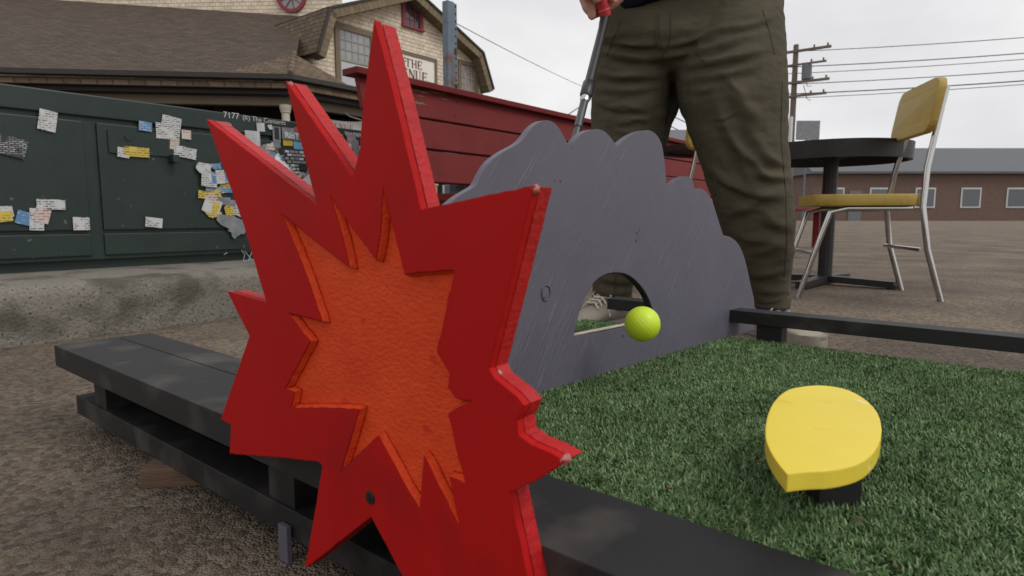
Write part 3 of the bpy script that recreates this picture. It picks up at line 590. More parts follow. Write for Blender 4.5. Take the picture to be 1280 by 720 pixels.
# loose sheets that hang off the door
def sheet(pp, lift):
    mb = MB(); q = [onv(x, y, VN - .014 - l) for (x, y), l in zip(pp, lift)]; mb.plate([(0, 0), (1, 0), (0, 1)], [], q[0], q[1] - q[0], q[2] - q[0], A * .0012); return mb.build('loose_sheet', M['paper'], cab)
sheet(((347, 190), (338, 209), (368, 219)), (.002, .03, .012)); sheet(((360, 226), (380, 215), (372, 230)), (.01, .035, .01)); sheet(((372, 230), (392, 212), (390, 232)), (.008, .03, .02)); sheet(((336, 204), (350, 196), (344, 216)), (.004, .012, .02))
def text_part(s, size, O, e1, e2, m_, parent, name='lettering', bold=0):
    cu = bpy.data.curves.new(name, 'FONT'); cu.body = s; cu.size = size; cu.extrude = .0004; cu.offset = bold; cu.resolution_u = 3
    ob = bpy.data.objects.new(name, cu); COL.objects.link(ob); bpy.context.view_layer.update()
    me = bpy.data.meshes.new_from_object(ob.evaluated_get(bpy.context.evaluated_depsgraph_get())); COL.objects.unlink(ob); bpy.data.objects.remove(ob)
    e3 = e1.cross(e2); R = Matrix((e1, e2, e3)).transposed().to_4x4(); R.translation = O - root_of(parent); me.transform(R); me.materials.clear(); me.materials.append(m_)
    o = bpy.data.objects.new(name, me); COL.objects.link(o); o.parent = parent; return o
# B runs right, Z up, so B x Z = -A faces the viewer
text_part('RioT', .034, onv(356, 172, VN - .0255) - A * .0, B, Z, M['ink_white'], cab, bold=.0012)
text_part('FEST', .022, onv(373, 171, VN - .0255), B, Z, M['stk_yellow'], cab, bold=.0008)
hb = VN - .0135
text_part('7177', .032, onv(279, 146.5, hb), B, Z, M['ink_white'], cab); text_part('(R) The Contents', .026, onv(303, 149.5, hb), B, Z, M['ink_white'], cab); text_part('VANDERMAN', .024, onv(431, 169, hb), B, Z, M['ink_white'], cab, bold=.0004)
m = MB()
def scribble(pp, off=.0095, r=.0012): m = MB(); m.tube([onv(x, y, VN - off) for x, y in pp], r, 5); m.build('graffiti', M['ink_white'], cab)
scribble([(302, 313), (306, 318), (304, 326), (309, 328), (312, 322), (316, 312)]); scribble([(303, 326), (312, 325), (322, 324)]); scribble([(306, 314), (311, 320), (316, 326)]); scribble([(280, 318), (284, 316)])

# ------------------------------------------------------------------ THE VENUE house
VW = 12.8; VV = 12.45
hs = empty('gambrel_house', W(11.5, 14.5, 0), 'cream shingled house with a gambrel roof and red attic window', 'house')
def fz(x, y, v=VW): p = onv(x, y, v); return p.dot(B), p.z
gu0, gu1 = 8.72, 14.55
brL, brR = (fz(413, 11, VV)), (fz(604, 67, VV)); btL, btR = fz(398, 67, VV), fz(617, 113, VV); pk = ((brL[0] + brR[0]) / 2, 6.1)
outl = [(btL[0], btL[1]), brL, pk, brR, btR]
# facade (slightly inside the roof line)
c_ = Vector((11.5, 4.6))
ins = [(p[0] + (c_.x - p[0]) * .03, p[1] + (c_.y - p[1]) * .05) for p in outl]
m = MB(); fc = [(ins[0][0], 0.0)] + ins + [(ins[-1][0], 0.0)]
m.plate(fc, [], W(0, VW, 0), B, Z, A * 7); m.build('gable_wall', M['wall_shingle'], hs, uvf=(B, Z))
th = .16
def roofslab(p, q, name, mt, v0=VV, v1=19.8):
    m = MB(); d = Vector((q[0] - p[0], q[1] - p[1])).normalized(); nn = Vector((-d.y, d.x)); nn = nn if nn.y > 0 or abs(nn.y) < .2 and nn.x * (p[0] - 11.5) > 0 else -nn
    a = W(p[0], v0 + .05, p[1]); b2 = W(q[0], v0 + .05, q[1]); off = B * nn.x + Z * nn.y
    m.boxf(a, b2 - a, A * (v1 - v0), off * .06); return m.build(name, mt, hs, uvf=(A, (B * d.x + Z * d.y)))
for p, q, mt in ((btL, brL, 'roof_tan'), (brL, pk, 'roof_shingle'), (pk, brR, 'roof_shingle'), (brR, btR, 'roof_shingle')): roofslab(p, q, 'roof_slope', M[mt])
def verge(p, q):
    m = MB(); d = Vector((q[0] - p[0], q[1] - p[1])); L_ = d.length; d.normalize(); nn = Vector((-d.y, d.x))
    if (nn.x * (c_.x - p[0]) + nn.y * (c_.y - p[1])) < 0: nn = -nn
    a = W(p[0], VV, p[1]); m.boxf(a, B * d.x * L_ + Z * d.y * L_, B * nn.x * .20 + Z * nn.y * .20, A * .34); return m.build('verge_trim', M['verge_shingle'], hs, uvf=(B * d.x + Z * d.y, B * nn.x + Z * nn.y))
for p, q in zip(outl[:-1], outl[1:]): verge(p, q)
m = MB()
for p, q in zip(outl[:-1], outl[1:]):
    m.bar(W(p[0], VV - .012, p[1] + .03), W(q[0], VV - .012, q[1] + .03), .05, .05)
m.build('drip_edge', M['trim_dark'], hs)
def window(px, cols, rows, split, fm, gmat, fw=.13, low=None, name='window', bar=.022):
    (x0, y0), (x1, y1) = px; u0 = fz(x0, y0)[0]; u1 = fz(x1, y0)[0]; xm = (x0 + x1) / 2
    z1 = (fz(x0, y0)[1]); z0 = fz(x0, y1)[1]
    m = MB(); v = VW - .05
    m.uvz(u0, u0 + fw, v, VW - .002, z0, z1); m.uvz(u1 - fw, u1, v, VW - .002, z0, z1); m.uvz(u0 + fw, u1 - fw, v, VW - .002, z1 - fw, z1); m.uvz(u0 - .02, u1 + .02, v - .03, VW - .002, z0 - .05, z0)
    w = m.build(name, fm, hs)
    a0, a1, b0, b1 = u0 + fw, u1 - fw, z0, z1 - fw
    m = MB(); m.uvz(a0, a1, VW - .012, VW - .004, b0, b1); m.build('pane', gmat, w)
    m = MB(); sm = b0 + (b1 - b0) * split
    for i in range(cols + 1):
        uu = a0 + (a1 - a0) * i / cols; m.uvz(max(a0, uu - bar / 2), min(a1, uu + bar / 2), VW - .022, VW - .0125, sm, b1)
    for i in range(rows + 1):
        zz = sm + (b1 - sm) * i / rows; m.uvz(a0, a1, VW - .026, VW - .0225, zz - bar / 2, zz + bar / 2)
    if split > 0: m.uvz(a0, a1, VW - .034, VW - .027, sm - .04, sm + .02); m.uvz(a0, a0 + .03, VW - .034, VW - .0125, b0, sm - .04); m.uvz(a1 - .03, a1, VW - .034, VW - .0125, b0, sm - .04)
    m.build('muntin', M['sash'] if fm is not M['win_red'] else M['win_red'], w)
    return w, (a0, a1, b0, sm)
w1, (a0, a1, b0, sm) = window(((417, 27), (467, 104)), 5, 3, .47, M['trim'], M['glass_pale'])
m = MB(); m.uvz(a0 + .03, a1 - .03, VW - .0195, VW - .0135, b0, sm - .06); m.build('blind', M['stk_white'], w1)
window(((572, 74), (596, 118)), 4, 5, 0.0, M['trim'], M['glass_red'], fw=.11)
window(((501, -12), (527, 30)), 3, 4, 0.0, M['win_red'], M['glass_dark'], fw=.12, bar=.02)
# left wing: shingled wall with a round window above a big dark roof; the porch front turns at its corner
EZ = 3.0
cM = onz(363, 94, EZ); cv_ = cM.dot(A)
wd = Vector((-.9945, -.1045, 0)); wb = Vector((-wd.y, wd.x, 0)); wb = wb if wb.y > 0 else -wb      # along the left eave, and away from the viewer
e67 = Vector((.9986, -.052, 0)).normalized(); n67 = Vector((-e67.y, e67.x, 0))
T1 = onv(398, 22, 15.0)
def onplane(x, y, P, nrm): r = ray(x, y); return EYE + r * ((P - EYE).dot(nrm) / r.dot(nrm))
m = MB(); wp0 = T1 - e67 * 11.5; wp0.z = 1.5; m.boxf(wp0, e67 * 12.1, n67 * .2, Z * 7.0); m.build('upper_wall', M['wall_shingle'], hs, uvf=(e67, Z))
rc = onplane(365, -3, T1, n67) - n67 * .04
def circ(c, e1, e2, r, n=28): return [c + e1 * r * math.cos(2 * PI * i / n) + e2 * r * math.sin(2 * PI * i / n) for i in range(n)]
m = MB(); rw = .40; ri = .31
m.loft([circ(rc + n67 * .035, e67, Z, rw), circ(rc - n67 * .04, e67, Z, rw), circ(rc - n67 * .04, e67, Z, ri), circ(rc + n67 * .03, e67, Z, ri)], cap=False); wr = m.build('round_window', M['win_red'], hs)
m = MB(); m.loft([circ(rc + n67 * .03, e67, Z, ri), circ(rc + n67 * .02, e67, Z, ri)]); m.build('pane', M['glass_pale'], wr)
m = MB()
for i in range(4):
    t = PI * i / 4 + .2; d = e67 * math.cos(t) + Z * math.sin(t); m.bar(rc - d * ri + n67 * (.002 + .003 * i), rc + d * ri + n67 * (.002 + .003 * i), .02, .02, n67)
m.build('muntin', M['win_red'], wr)
eR = cM + B * 9.0; eL = cM + wd * 10.0
eLh = cM + wd * 1.22; eRh = onv(436, 110, cv_); eRh = W(eRh.dot(B), cv_, EZ)
apex = onY(368, 67.5, cM.y + 1.05)
rp = T1 - cM; rp = rp - wd * rp.dot(wd)                                   # up the slope of the main roof
m = MB(); ra = cM - wd * 1.6 + Z * .012; rb = eL + Z * .012; rt = 1.35
m.poly([rb, ra + rp * .30 , ra + rp * 1.02 - wd * .9, ra + rp * rt - wd * .9, rb + rp * rt]) if False else m.poly([rb, cM + Z * .012] + [onplane(x_, y_, cM + Z * .012, wd.cross(rp).normalized()) for x_, y_ in ((372, 62), (376, 36), (400, 20))] + [T1 + rp * .5, rb + rp * 1.6])
m.build('main_roof', M['roof_shingle'], hs, uvf=(wd, rp.normalized()))
def slope_uv(o, e, q): d = q - o; return e, (d - e * d.dot(e)).normalized()
m = MB(); m.poly([eLh + Z * .02, cM + Z * .02, apex]); m.build('hip_roof', M['roof_tan'], hs, uvf=slope_uv(cM, wd, apex))
m = MB(); m.poly([cM + Z * .02, eRh + Z * .02, apex]); m.poly([eRh + Z * .02, eRh + A * 1.5 + Z * .02, apex]); m.build('hip_roof', M['roof_tan'], hs, uvf=slope_uv(cM, B, apex))
m = MB(); m.poly([cM, eR, eR + A * 1.9, cM + A * 1.9 + wb * .2]); m.build('porch_deck_roof', M['porch_shade'], hs)
m = MB(); m.tube([cM + Z * .03, apex + Z * .02], .055, 8); m.build('hip_cap', M['roof_tan'], hs, uvf=(B, Z))
def swept(prof, name, mt, uvf=None):                # profile = (outward, z) around the eave
    m = MB(); nL = -wb; nR = -A; nM = (nL + nR).normalized(); nM = nM / nM.dot(nR)
    m.loft([[q + nn * a + Z * z for a, z in prof] for q, nn in ((eL, nL), (cM, nM), (eR, nR))]); return m.build(name, mt, hs, uvf=uvf)
swept([(.12, .0), (.12, -.09), (.02, -.11), (.02, .015)], 'gutter', M['trim_dark'])
swept([(.0, -.115), (.05, -.24), (.05, -.26), (-.12, -.26), (-.12, -.115)], 'pent_strip', M['roof_tan'], uvf=(B, Z))
swept([(-.10, -.262), (-.10, -.34), (-.25, -.34), (-.25, -.262)], 'fascia', M['trim_dark'])
swept([(-.26, -.345), (-.26, -.52), (-.42, -.52), (-.42, -.345)], 'porch_beam', M['beam_tan'])
bk0 = cM + (A * 1.78); bkL = cM + wd * 10 + wb * 2.4; bkM = cM + wd * .2 + wb * 2.4
m = MB(); m.boxf(Vector((bk0.x, bk0.y, 0)) - B * .6, B * 9.8, A * .05, Z * 2.95); m.boxf(Vector((bkL.x, bkL.y, 0)), -wd * 10.2, wb * .05, Z * 2.95); m.build('porch_wall', M['porch_shade'], hs)
m = MB(); m.poly([p - Z * .36 for p in (eL, cM, bkM, bkL)]); m.poly([p - Z * .362 for p in (cM, eR, eR + A * 1.8, bk0, bkM)]); m.build('porch_ceiling', M['porch_shade'], hs)
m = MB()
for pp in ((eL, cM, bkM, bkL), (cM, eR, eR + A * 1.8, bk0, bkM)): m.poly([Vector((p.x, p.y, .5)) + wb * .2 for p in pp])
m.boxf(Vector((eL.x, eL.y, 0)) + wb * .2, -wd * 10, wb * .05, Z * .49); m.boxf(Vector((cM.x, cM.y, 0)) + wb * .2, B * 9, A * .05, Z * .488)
m.build('porch_floor', M['porch_shade'], hs)
cp = cM + (A * .38); 
for q in (onY(357, 140, cp.y - .05), cp + B * 3.2, cp + B * 6.4, cp + wd * 3.0, cp + wd * 6.0):
    q = Vector((q.x, q.y, 0)); m = MB(); zt_ = EZ - .525
    m.tube([q + Z * .5, q + Z * .62, q + Z * .66, q + Z * (zt_ - .16), q + Z * (zt_ - .14), q + Z * (zt_ - .10), q + Z * (zt_ - .08), q + Z * zt_], [.12, .12, .085, .075, .095, .095, .11, .11], 20); m.build('porch_column', M['column'], hs, smooth=True)
m = MB(); pts = [onv(x, y, cM.dot(A) + .2) for x, y in ((432, 141), (436, 145), (442, 147), (452, 150))]; m.tube(pts, .008, 5); m.build('string_light', M['ink_white'], hs)

# signs with serif capitals built from strokes
GL = {'T': [(.42, 0, .42, 1, .17), (0, .95, .84, .95, .07), (0, .80, 0, 1, .06), (.84, .80, .84, 1, .06), (.25, .03, .59, .03, .05)],
      'H': [(.14, 0, .14, 1, .16), (.74, 0, .74, 1, .16), (.14, .5, .74, .5, .07), (0, .03, .28, .03, .05), (.6, .03, .88, .03, .05), (0, .97, .28, .97, .05), (.6, .97, .88, .97, .05)],
      'E': [(.14, 0, .14, 1, .16), (.06, .96, .7, .96, .07), (.14, .52, .56, .52, .06), (.06, .04, .72, .04, .07), (.70, .76, .70, 1, .05), (.72, 0, .72, .26, .05), (.56, .42, .56, .62, .05)],
      'V': [(.10, 1, .46, 0, .17), (.46, 0, .84, 1, .06), (-.04, .97, .26, .97, .05), (.70, .97, .98, .97, .05)],
      'N': [(.12, 0, .12, 1, .06), (.12, 1, .76, 0, .17), (.76, 0, .76, 1, .06), (0, .03, .25, .03, .05), (-.04, .97, .2, .97, .05), (.62, .97, .9, .97, .05)],
      'U': [(.14, .25, .14, 1, .16), (.14, .27, .26, .06, .13), (.26, .06, .52, .04, .09), (.52, .04, .66, .24, .06), (.66, .24, .66, 1, .06), (0, .97, .28, .97, .05), (.54, .97, .80, .97, .05)]}
def serif(word, O, e1, e2, h, m_, parent, adv=1.05, first=1.0, swash=False):
    x = 0; mb = MB(); e3 = e1.cross(e2); kz = 0
    for i, ch in enumerate(word):
        s = h * (first if i == 0 else 1); y0 = -(s - h)
        for a, b2, c, d, w in GL[ch]:
            kz += 1
            p = O + e1 * (x + a * s) + e2 * (y0 + b2 * s) + e3 * (.004 + .0003 * kz); q = O + e1 * (x + c * s) + e2 * (y0 + d * s) + e3 * (.004 + .0003 * kz); mb.bar(p, q, w * s, .003, e3)
        if i == 0 and swash:
            arc = [O + e1 * (x + s * (-.10 - .26 * math.sin(t))) + e2 * (s * (.78 + .24 * math.cos(t))) + e3 * .003 for t in np.linspace(-.2, 4.2, 14)]; mb.tube(arc, .045 * s, 6)
        x += s * (adv if ch != 'E' else .92)
    return mb.build('lettering', m_, parent)
s0 = fz(478, 62, VW - .08); s1 = fz(543, 75, VW - .08); zt_ = fz(520, 71.5, VW - .08)[1]; zb_ = fz(543, 104, VW - .08)[1]
sg = empty('venue_sign', W((s0[0] + s1[0]) / 2, VW - .05, zb_), 'cream shop sign reading THE VENUE on the shingled gable wall', 'sign')
m = MB(); m.uvz(s0[0], s1[0], VW - .075, VW - .003, zb_, zt_); m.build('board', M['sign_white'], sg)
m = MB(); f_ = .09
m.uvz(s0[0] - f_, s1[0] + f_, VW - .10, VW - .003, zt_, zt_ + f_); m.uvz(s1[0], s1[0] + f_, VW - .10, VW - .003, zb_, zt_); m.uvz(s0[0] - f_, s0[0], VW - .10, VW - .003, zb_, zt_); m.uvz(s0[0] - f_, s1[0] + f_, VW - .10, VW - .003, zb_ - f_, zb_); m.build('frame', M['trim'], sg)
vs = VW - .079
a_ = onv(507, 82.5, vs); serif('THE', a_, B, Z, .21, M['ink_red'], sg, 1.0, 1.0, True)
a_ = onv(491, 93.5, vs); serif('VENUE', a_, B, Z, .245, M['ink_red'], sg, .96, 1.35)
vb = cM.dot(A) + .36
bn = empty('venue_banner', onv(430, 165, vb), 'pale cloth banner lettered VENUE hanging under the porch roof', 'banner')
q0 = onv(398, 145, vb); q1 = onv(462, 150.5, vb); hgt = .62
m = MB(); nn_ = 14; top = []; bot = []
for i in range(nn_ + 1):
    t = i / nn_; p = q0.lerp(q1, t) - Z * .07 * math.sin(PI * t); top.append(p + A * .03 * math.sin(t * 9)); bot.append(p - Z * hgt + A * .05 * math.sin(t * 8 + 1))
m.add(top + bot + [p + A * .006 for p in top] + [p + A * .006 for p in bot], [(i, i + 1, nn_ + 2 + i, nn_ + 1 + i) for i in range(nn_)] + [(2 * nn_ + 2 + nn_ + 1 + i, 2 * nn_ + 2 + nn_ + 2 + i, 2 * nn_ + 2 + i + 1, 2 * nn_ + 2 + i) for i in range(nn_)]); m.build('cloth', M['banner'], bn, smooth='all')
a_ = onv(410.5, 160.5, vb - .075); serif('VENUE', a_, B, Z, .125, M['ink_red'], bn, 1.03, 1.15)
m = MB()
for q in (q0, q1): m.tube([q, q + Z * .45], .008, 6)
m.build('cord', M['wire'], bn)

# ------------------------------------------------------------------ poles, wires and far roofs
up = onY(989.5, 170, 36); ub = Vector((up.x, 36, 0))
pole = empty('utility_pole', ub, 'weathered wooden utility pole with crossarms beyond the tables', 'utility pole')
ptop = onY(992, 56, 36).z
m = MB(); m.tube([ub, ub + Z * ptop * .5, ub + Z * ptop], [.19, .165, .14], 14); m.build('pole', M['wood_pole'], pole, smooth=True)
ax = Vector((.8, -.6, 0))
def armz(y): return onY(992, y, 36).z
for y, l, w in ((65, 1.7, .13), (82, 1.5, .10), (104, 1.7, .13), (121, 1.6, .12)):
    m = MB(); c = ub + Z * armz(y); m.bar(c - ax * l - Vector((0, .2, 0)), c + ax * l - Vector((0, .2, 0)), w, w); arm = m.build('crossarm', M['wood_pole'], pole)
    m = MB()
    for t in (-.9, -.5, .5, .9): q = c + ax * l * t - Vector((0, .2, 0)); m = MB(); m.tube([q + Z * w / 2, q + Z * (w / 2 + .1), q + Z * (w / 2 + .16)], [.04, .06, .03], 8); m.build('insulator', M['trans'], arm)
m = MB(); c = ub + ax * .62 + Z * armz(102); m.tube([c, c + Z * .06, c + Z * .8, c + Z * .9], [.2, .26, .26, .15], 16); m.build('transformer', M['trans'], pole, smooth=True)
m = MB()
for sgn in (-1, 1):
    for y0, y1 in ((84, 96), (96, 110), (108, 128)):
        p = ub + Z * armz(y0) + ax * .5 * sgn; q = ub + Z * armz(y1) + ax * .9 * sgn; md = p.lerp(q, .5) - Z * .3; m = MB(); m.tube([p, md, q], .018, 5); m.build('jumper_cable', M['wire'], pole)
wl = [('thin overhead wire slanting down across the pale sky', onY(540, 13, 18.0), onY(742, 114, 42), .012, .1),
      ('thicker drop cable meeting the top of the red bench', onY(700, 150, 24), onY(742, 122, 30), .02, 0)]
for lb, p, q, r, sag in wl:
    m = MB(); m.tube([p.lerp(q, t) - Z * sag * 4 * t * (1 - t) for t in np.linspace(0, 1, 14)], r, 6); tag(m.build('overhead_wire', M['wire']), lb, 'wire')
p2 = onY(792, 200, 46); p2b = Vector((p2.x, 46, 0)); p2t = onY(792, 62, 46).z
pole2 = empty('utility_pole', p2b, 'far utility pole hidden behind the left leg of the standing man', 'utility pole')
m = MB(); m.tube([p2b, p2b + Z * p2t], [.17, .13], 12); m.build('pole', M['wood_pole'], pole2, smooth=True)
m = MB(); m.bar(p2b + Z * (p2t - .5) - ax * 1.3, p2b + Z * (p2t - .5) + ax * 1.3, .12, .12); m.build('crossarm', M['wood_pole'], pole2)
for i, (y, r) in enumerate(((64, .02), (83, .025), (91, .018), (105, .022), (117, .03), (122, .018))):
    p = ub + Z * armz(y) - ax * (.5 + .2 * (i % 3)) - Vector((0, .2, 0)); q = p2b + ax * (-1.1 + .4 * i) + Z * (p2t - .4 - .25 * (i > 3) * (i - 3)); q2 = Vector((p.x + 30, 24 - i, armz(y) + .3))
    m = MB(); m.tube([q.lerp(p, t) - Z * 1.2 * t * (1 - t) for t in np.linspace(0, 1, 16)] + [p.lerp(q2, t) - Z * 1.0 * t * (1 - t) * 2 for t in np.linspace(.06, 1, 14)], r, 6)
    tag(m.build('overhead_wire', M['wire']), 'dark power line running past the wooden utility pole', 'wire', 'power lines on the utility pole')
for i, (x0, y0, x1, y1) in enumerate(((800, 124, 900, 172), (800, 138, 900, 186))):
    p = onY(x0, y0, 45.8); q = onY(x1, y1, 30); m = MB(); m.tube([p.lerp(q, t) - Z * .3 * t * (1 - t) for t in np.linspace(0, 1, 8)], .028, 6)
    tag(m.build('overhead_wire', M['wire']), ('upper', 'lower')[i] + ' of the two service cables crossing the gap between the man\'s legs', 'wire')
# grey roofed shop far behind
def lowshop(name, x0p, x1p, Yd, wall_h, ridge_h, lb, mw, mr):
    X0 = onY(x0p, 200, Yd).x; X1 = onY(x1p, 200, Yd).x; sh = empty(name, Vector(((X0 + X1) / 2, Yd + 3, 0)), lb, 'shop')
    m = MB(); m.xyz(X0, X1, Yd, Yd + 7, 0, wall_h); m.build('wall', mw, sh)
    m = MB(); sec = [(-.4, wall_h + .01), (3.5, ridge_h), (7.4, wall_h + .01), (7.4, wall_h - .14), (-.4, wall_h - .14)]
    m.loft([[Vector((x, Yd + a_, z)) for a_, z in sec] for x in (X0 - .3, X1 + .3)]); m.build('roof', mr, sh)
    n = max(1, int((X1 - X0) / 3)); st_ = (X1 - X0) / n
    for i in range(n):
        x = X0 + st_ * (i + .25); m = MB(); m.xyz(x, x + 1.4, Yd - .05, Yd - .002, .9, 2.3); w_ = m.build('window', M['white_metal'], sh); m = MB(); m.xyz(x + .1, x + 1.3, Yd - .07, Yd - .052, 1.0, 2.2); m.build('pane', M['glass'], w_)
    m = MB(); m.xyz(X0 + st_ * .8, X0 + st_ * .8 + .9, Yd - .05, Yd - .002, 0, 2.1); m.build('door', M['trans'], sh); return sh
lowshop('grey_roofed_shop', 822, 962, 27, 3.2, 4.45, 'low shop with a plain grey roof glimpsed between the legs of the man', M['far_wall'], M['far_grey'])
lowshop('brick_garage', 1018, 1420, 44, 3.4, 5.4, 'long low brown brick garage in the distance behind the cafe table', M['far_brick'], M['far_grey'])
wp = onY(986, 200, 14); 
m = MB(); q = Vector((wp.x, 14, 0)); m.tube([q, q + Z * onY(986, 146, 14).z], .045, 10); tag(m.build('white_post', M['white_metal']), 'slim white metal post left of the utility pole foot', 'post')
q = onY(1000, 200, 16); sgn2 = empty('grey_street_sign', Vector((q.x, 16, 0)), 'grey street sign panel on a thin pole right of the utility pole', 'sign')
m = MB(); zz0, zz1 = onY(1000, 175, 16).z, onY(1000, 151, 16).z; m.xyz(q.x - .14, q.x + .45, 15.98, 16.0, zz0, zz1); m.build('panel', M['stk_grey'], sgn2)
m = MB(); m.tube([Vector((q.x + .15, 16.03, 0)), Vector((q.x + .15, 16.03, zz1))], .025, 8); m.build('pole', M['galv'], sgn2)

# ------------------------------------------------------------------ black mesh cafe tables
def cafe_table(loc, label, z, r, apron=.05):
    t = empty('cafe_table', loc, label, 'table', 'black mesh cafe tables')
    c = Vector(loc); m = MB(); n = 40; e1 = Vector((1, 0, 0)); e2 = Vector((0, 1, 0))
    m.loft([circ(c + Z * (z - apron), e1, e2, r, n), circ(c + Z * z, e1, e2, r + .004, n), circ(c + Z * z, e1, e2, r - .02, n), circ(c + Z * (z - apron), e1, e2, r - .016, n)], cap=False)
    R1 = circ(c + Z * (z - apron), e1, e2, r, n); R2 = circ(c + Z * (z - apron), e1, e2, r - .016, n); m.add(R1 + R2, [(i, (i + 1) % n, n + (i + 1) % n, n + i) for i in range(n)])
    m.build('rim', M['mesh_black'], t, smooth=True)
    m = MB(); st = .022; k_ = int(r / st)
    for i in range(-k_, k_ + 1):
        h = math.sqrt(max(0, (r - .012) ** 2 - (i * st) ** 2))
        if h > .02:
            m.bar(c + Vector((i * st, -h, z - .008)), c + Vector((i * st, h, z - .008)), .011, .003); m.bar(c + Vector((-h, i * st, z - .0045)), c + Vector((h, i * st, z - .0045)), .011, .003)
    m.build('mesh_top', M['mesh_black'], t)
    m = MB(); m.tube([c + Z * .03, c + Z * (z - .02)], .032, 12); m.build('pedestal', M['mesh_black'], t)
    m = MB()
    for k2 in range(4):
        a2 = PI / 4 + k2 * PI / 2; d = Vector((math.cos(a2), math.sin(a2), 0)); m.bar(c + Z * .03, c + d * .30 + Z * .02, .05, .03); m.tube([c + d * .29, c + d * .29 + Z * .02], .025, 8)
    m.build('base', M['mesh_black'], t)
    m = MB()
    for k2 in range(3):
        a2 = k2 * 2 * PI / 3 + .4; d = Vector((math.cos(a2), math.sin(a2), 0)); m.bar(c + d * .03 + Z * (z - .06), c + d * (r * .9) + Z * (z - .018), .016, .012)
    m.build('brace', M['mesh_black'], t); return t
tp = onY(897, 190, 3.9); cafe_table(Vector((tp.x, 3.9, 0)), 'black mesh round table behind the yellow chair, against the red bench', onY(905, 185, 3.9).z, .36, .03)
tp = onY(1040, 185, 3.0); cafe_table(Vector((tp.x, 3.0, 0)), 'black mesh round table right of the standing man', onY(1040, 183, 3.0).z, .33, .075)

# ------------------------------------------------------------------ yellow chairs
def rrect(w, h, r, n=3):
    out = []
    for cx, cy, a in ((w / 2 - r, h / 2 - r, 0), (-w / 2 + r, h / 2 - r, 90), (-w / 2 + r, -h / 2 + r, 180), (w / 2 - r, -h / 2 + r, 270)):
        for i in range(n + 1): t = math.radians(a + 90 * i / n); out.append((cx + r * math.cos(t), cy + r * math.sin(t)))
    return out
ch = empty('vinyl_chair', (0, 0, 0), 'mustard yellow chair with chrome tubes, its back turned in front of the black mesh table', 'chair', 'yellow chairs by the bench')
SZ = .415
m = MB(); m.plate(rrect(.40, .38, .07), [], Vector((0, 0, SZ - .045)), Vector((1, 0, 0)), Vector((0, 1, 0)), Z * .045); m.build('seat', M['chair_yellow'], ch, bevel=.004, smooth=True)
m = MB(); bt = (Vector((0, -.16, 1))).normalized()
m.plate(rrect(.38, .21, .045), [], Vector((0, -.225, SZ + .335)), Vector((1, 0, 0)), bt, Vector((0, .03, 0))); m.build('backrest', M['chair_yellow'], ch, bevel=.004, smooth=True)
for s in (-1, 1):
    m = MB(); m.tube([(s * .17, .24, 0), (s * .175, .19, .18), (s * .18, .14, SZ - .07), (s * .18, .08, SZ - .055), (s * .18, -.15, SZ - .055)], .011, 10); m.build('front_leg', M['chrome'], ch, smooth=True)
    m = MB(); m.tube([(s * .19, -.27, 0), (s * .19, -.21, .2), (s * .185, -.185, SZ - .05), (s * .16, -.20, SZ + .1), (s * .135, -.243, SZ + .33), (s * .13, -.258, SZ + .41)], .011, 10); m.build('rear_leg', M['chrome'], ch, smooth=True)
m = MB(); m.tube([(-.185, -.19, .20), (.185, -.19, .20)], .008, 8); m.build('stretcher', M['chrome'], ch); m = MB(); m.tube([(-.175, .19, .18), (.175, .19, .18)], .008, 8); m.build('stretcher', M['chrome'], ch)
c1 = onY(896, 262, 3.05); ch.location = (c1.x - .045, 3.05 + .23, 0); ch.rotation_euler.z = math.radians(18)
ch2 = copy_tree(ch); c2_ = onY(1040, 246, 2.75); ch2.location = (c2_.x + .03, 2.62, 0); ch2.rotation_euler.z = math.radians(78); ch2['label'] = 'mustard yellow chair with curved chrome legs under the table right of the man'

# things behind the bench seen through the gap
p = onv(541, 235, 3.4); cr_ = empty('cream_crate', Vector((p.x, p.y, 0)), 'cream painted wooden crate standing behind the red bench', 'crate')
cu, cv = uv(p); ht = onv(541, 229, 3.4).z
m = MB(); m.uvz(cu - .14, cu + .045, cv, cv + .16, 0, ht - .018); m.build('box', M['cream_box'], cr_); m = MB(); m.uvz(cu - .147, cu + .052, cv - .006, cv + .166, ht - .0175, ht + .012); m.build('lid', M['cream_box'], cr_)
p = onv(557.5, 236, 3.4); cu, cv = uv(p); nb = empty('notice_stand', Vector((p.x, p.y, 0)), 'small white notice with a purple panel behind the red bench', 'notice')
zt2 = onv(557, 231.5, 3.4).z; m = MB(); m.uvz(cu - .030, cu + .031, cv, cv + .01, zt2 - .15, zt2); m.build('board', M['stk_white'], nb); m = MB(); m.uvz(cu - .015, cu + .027, cv - .002, cv - .0005, zt2 - .135, zt2 - .018); m.build('purple_panel', M['purple'], nb); m = MB(); m.uvz(cu - .006, cu + .006, cv + .011, cv + .022, 0, zt2 - .02); m.build('stake', M['brown_wood'], nb)
# wood offcut on the ground, far left
p = onz(278, 612, 0); m = MB(); m.boxf(Vector((p.x - .10, p.y, 0)), Vector((.125, .02, 0)), Vector((-.01, .08, 0)), Z * .024); tag(m.build('wood_offcut', M['brown_wood'], bevel=.002), 'short brown wood offcut lying on the paving beside the platform', 'wood block')

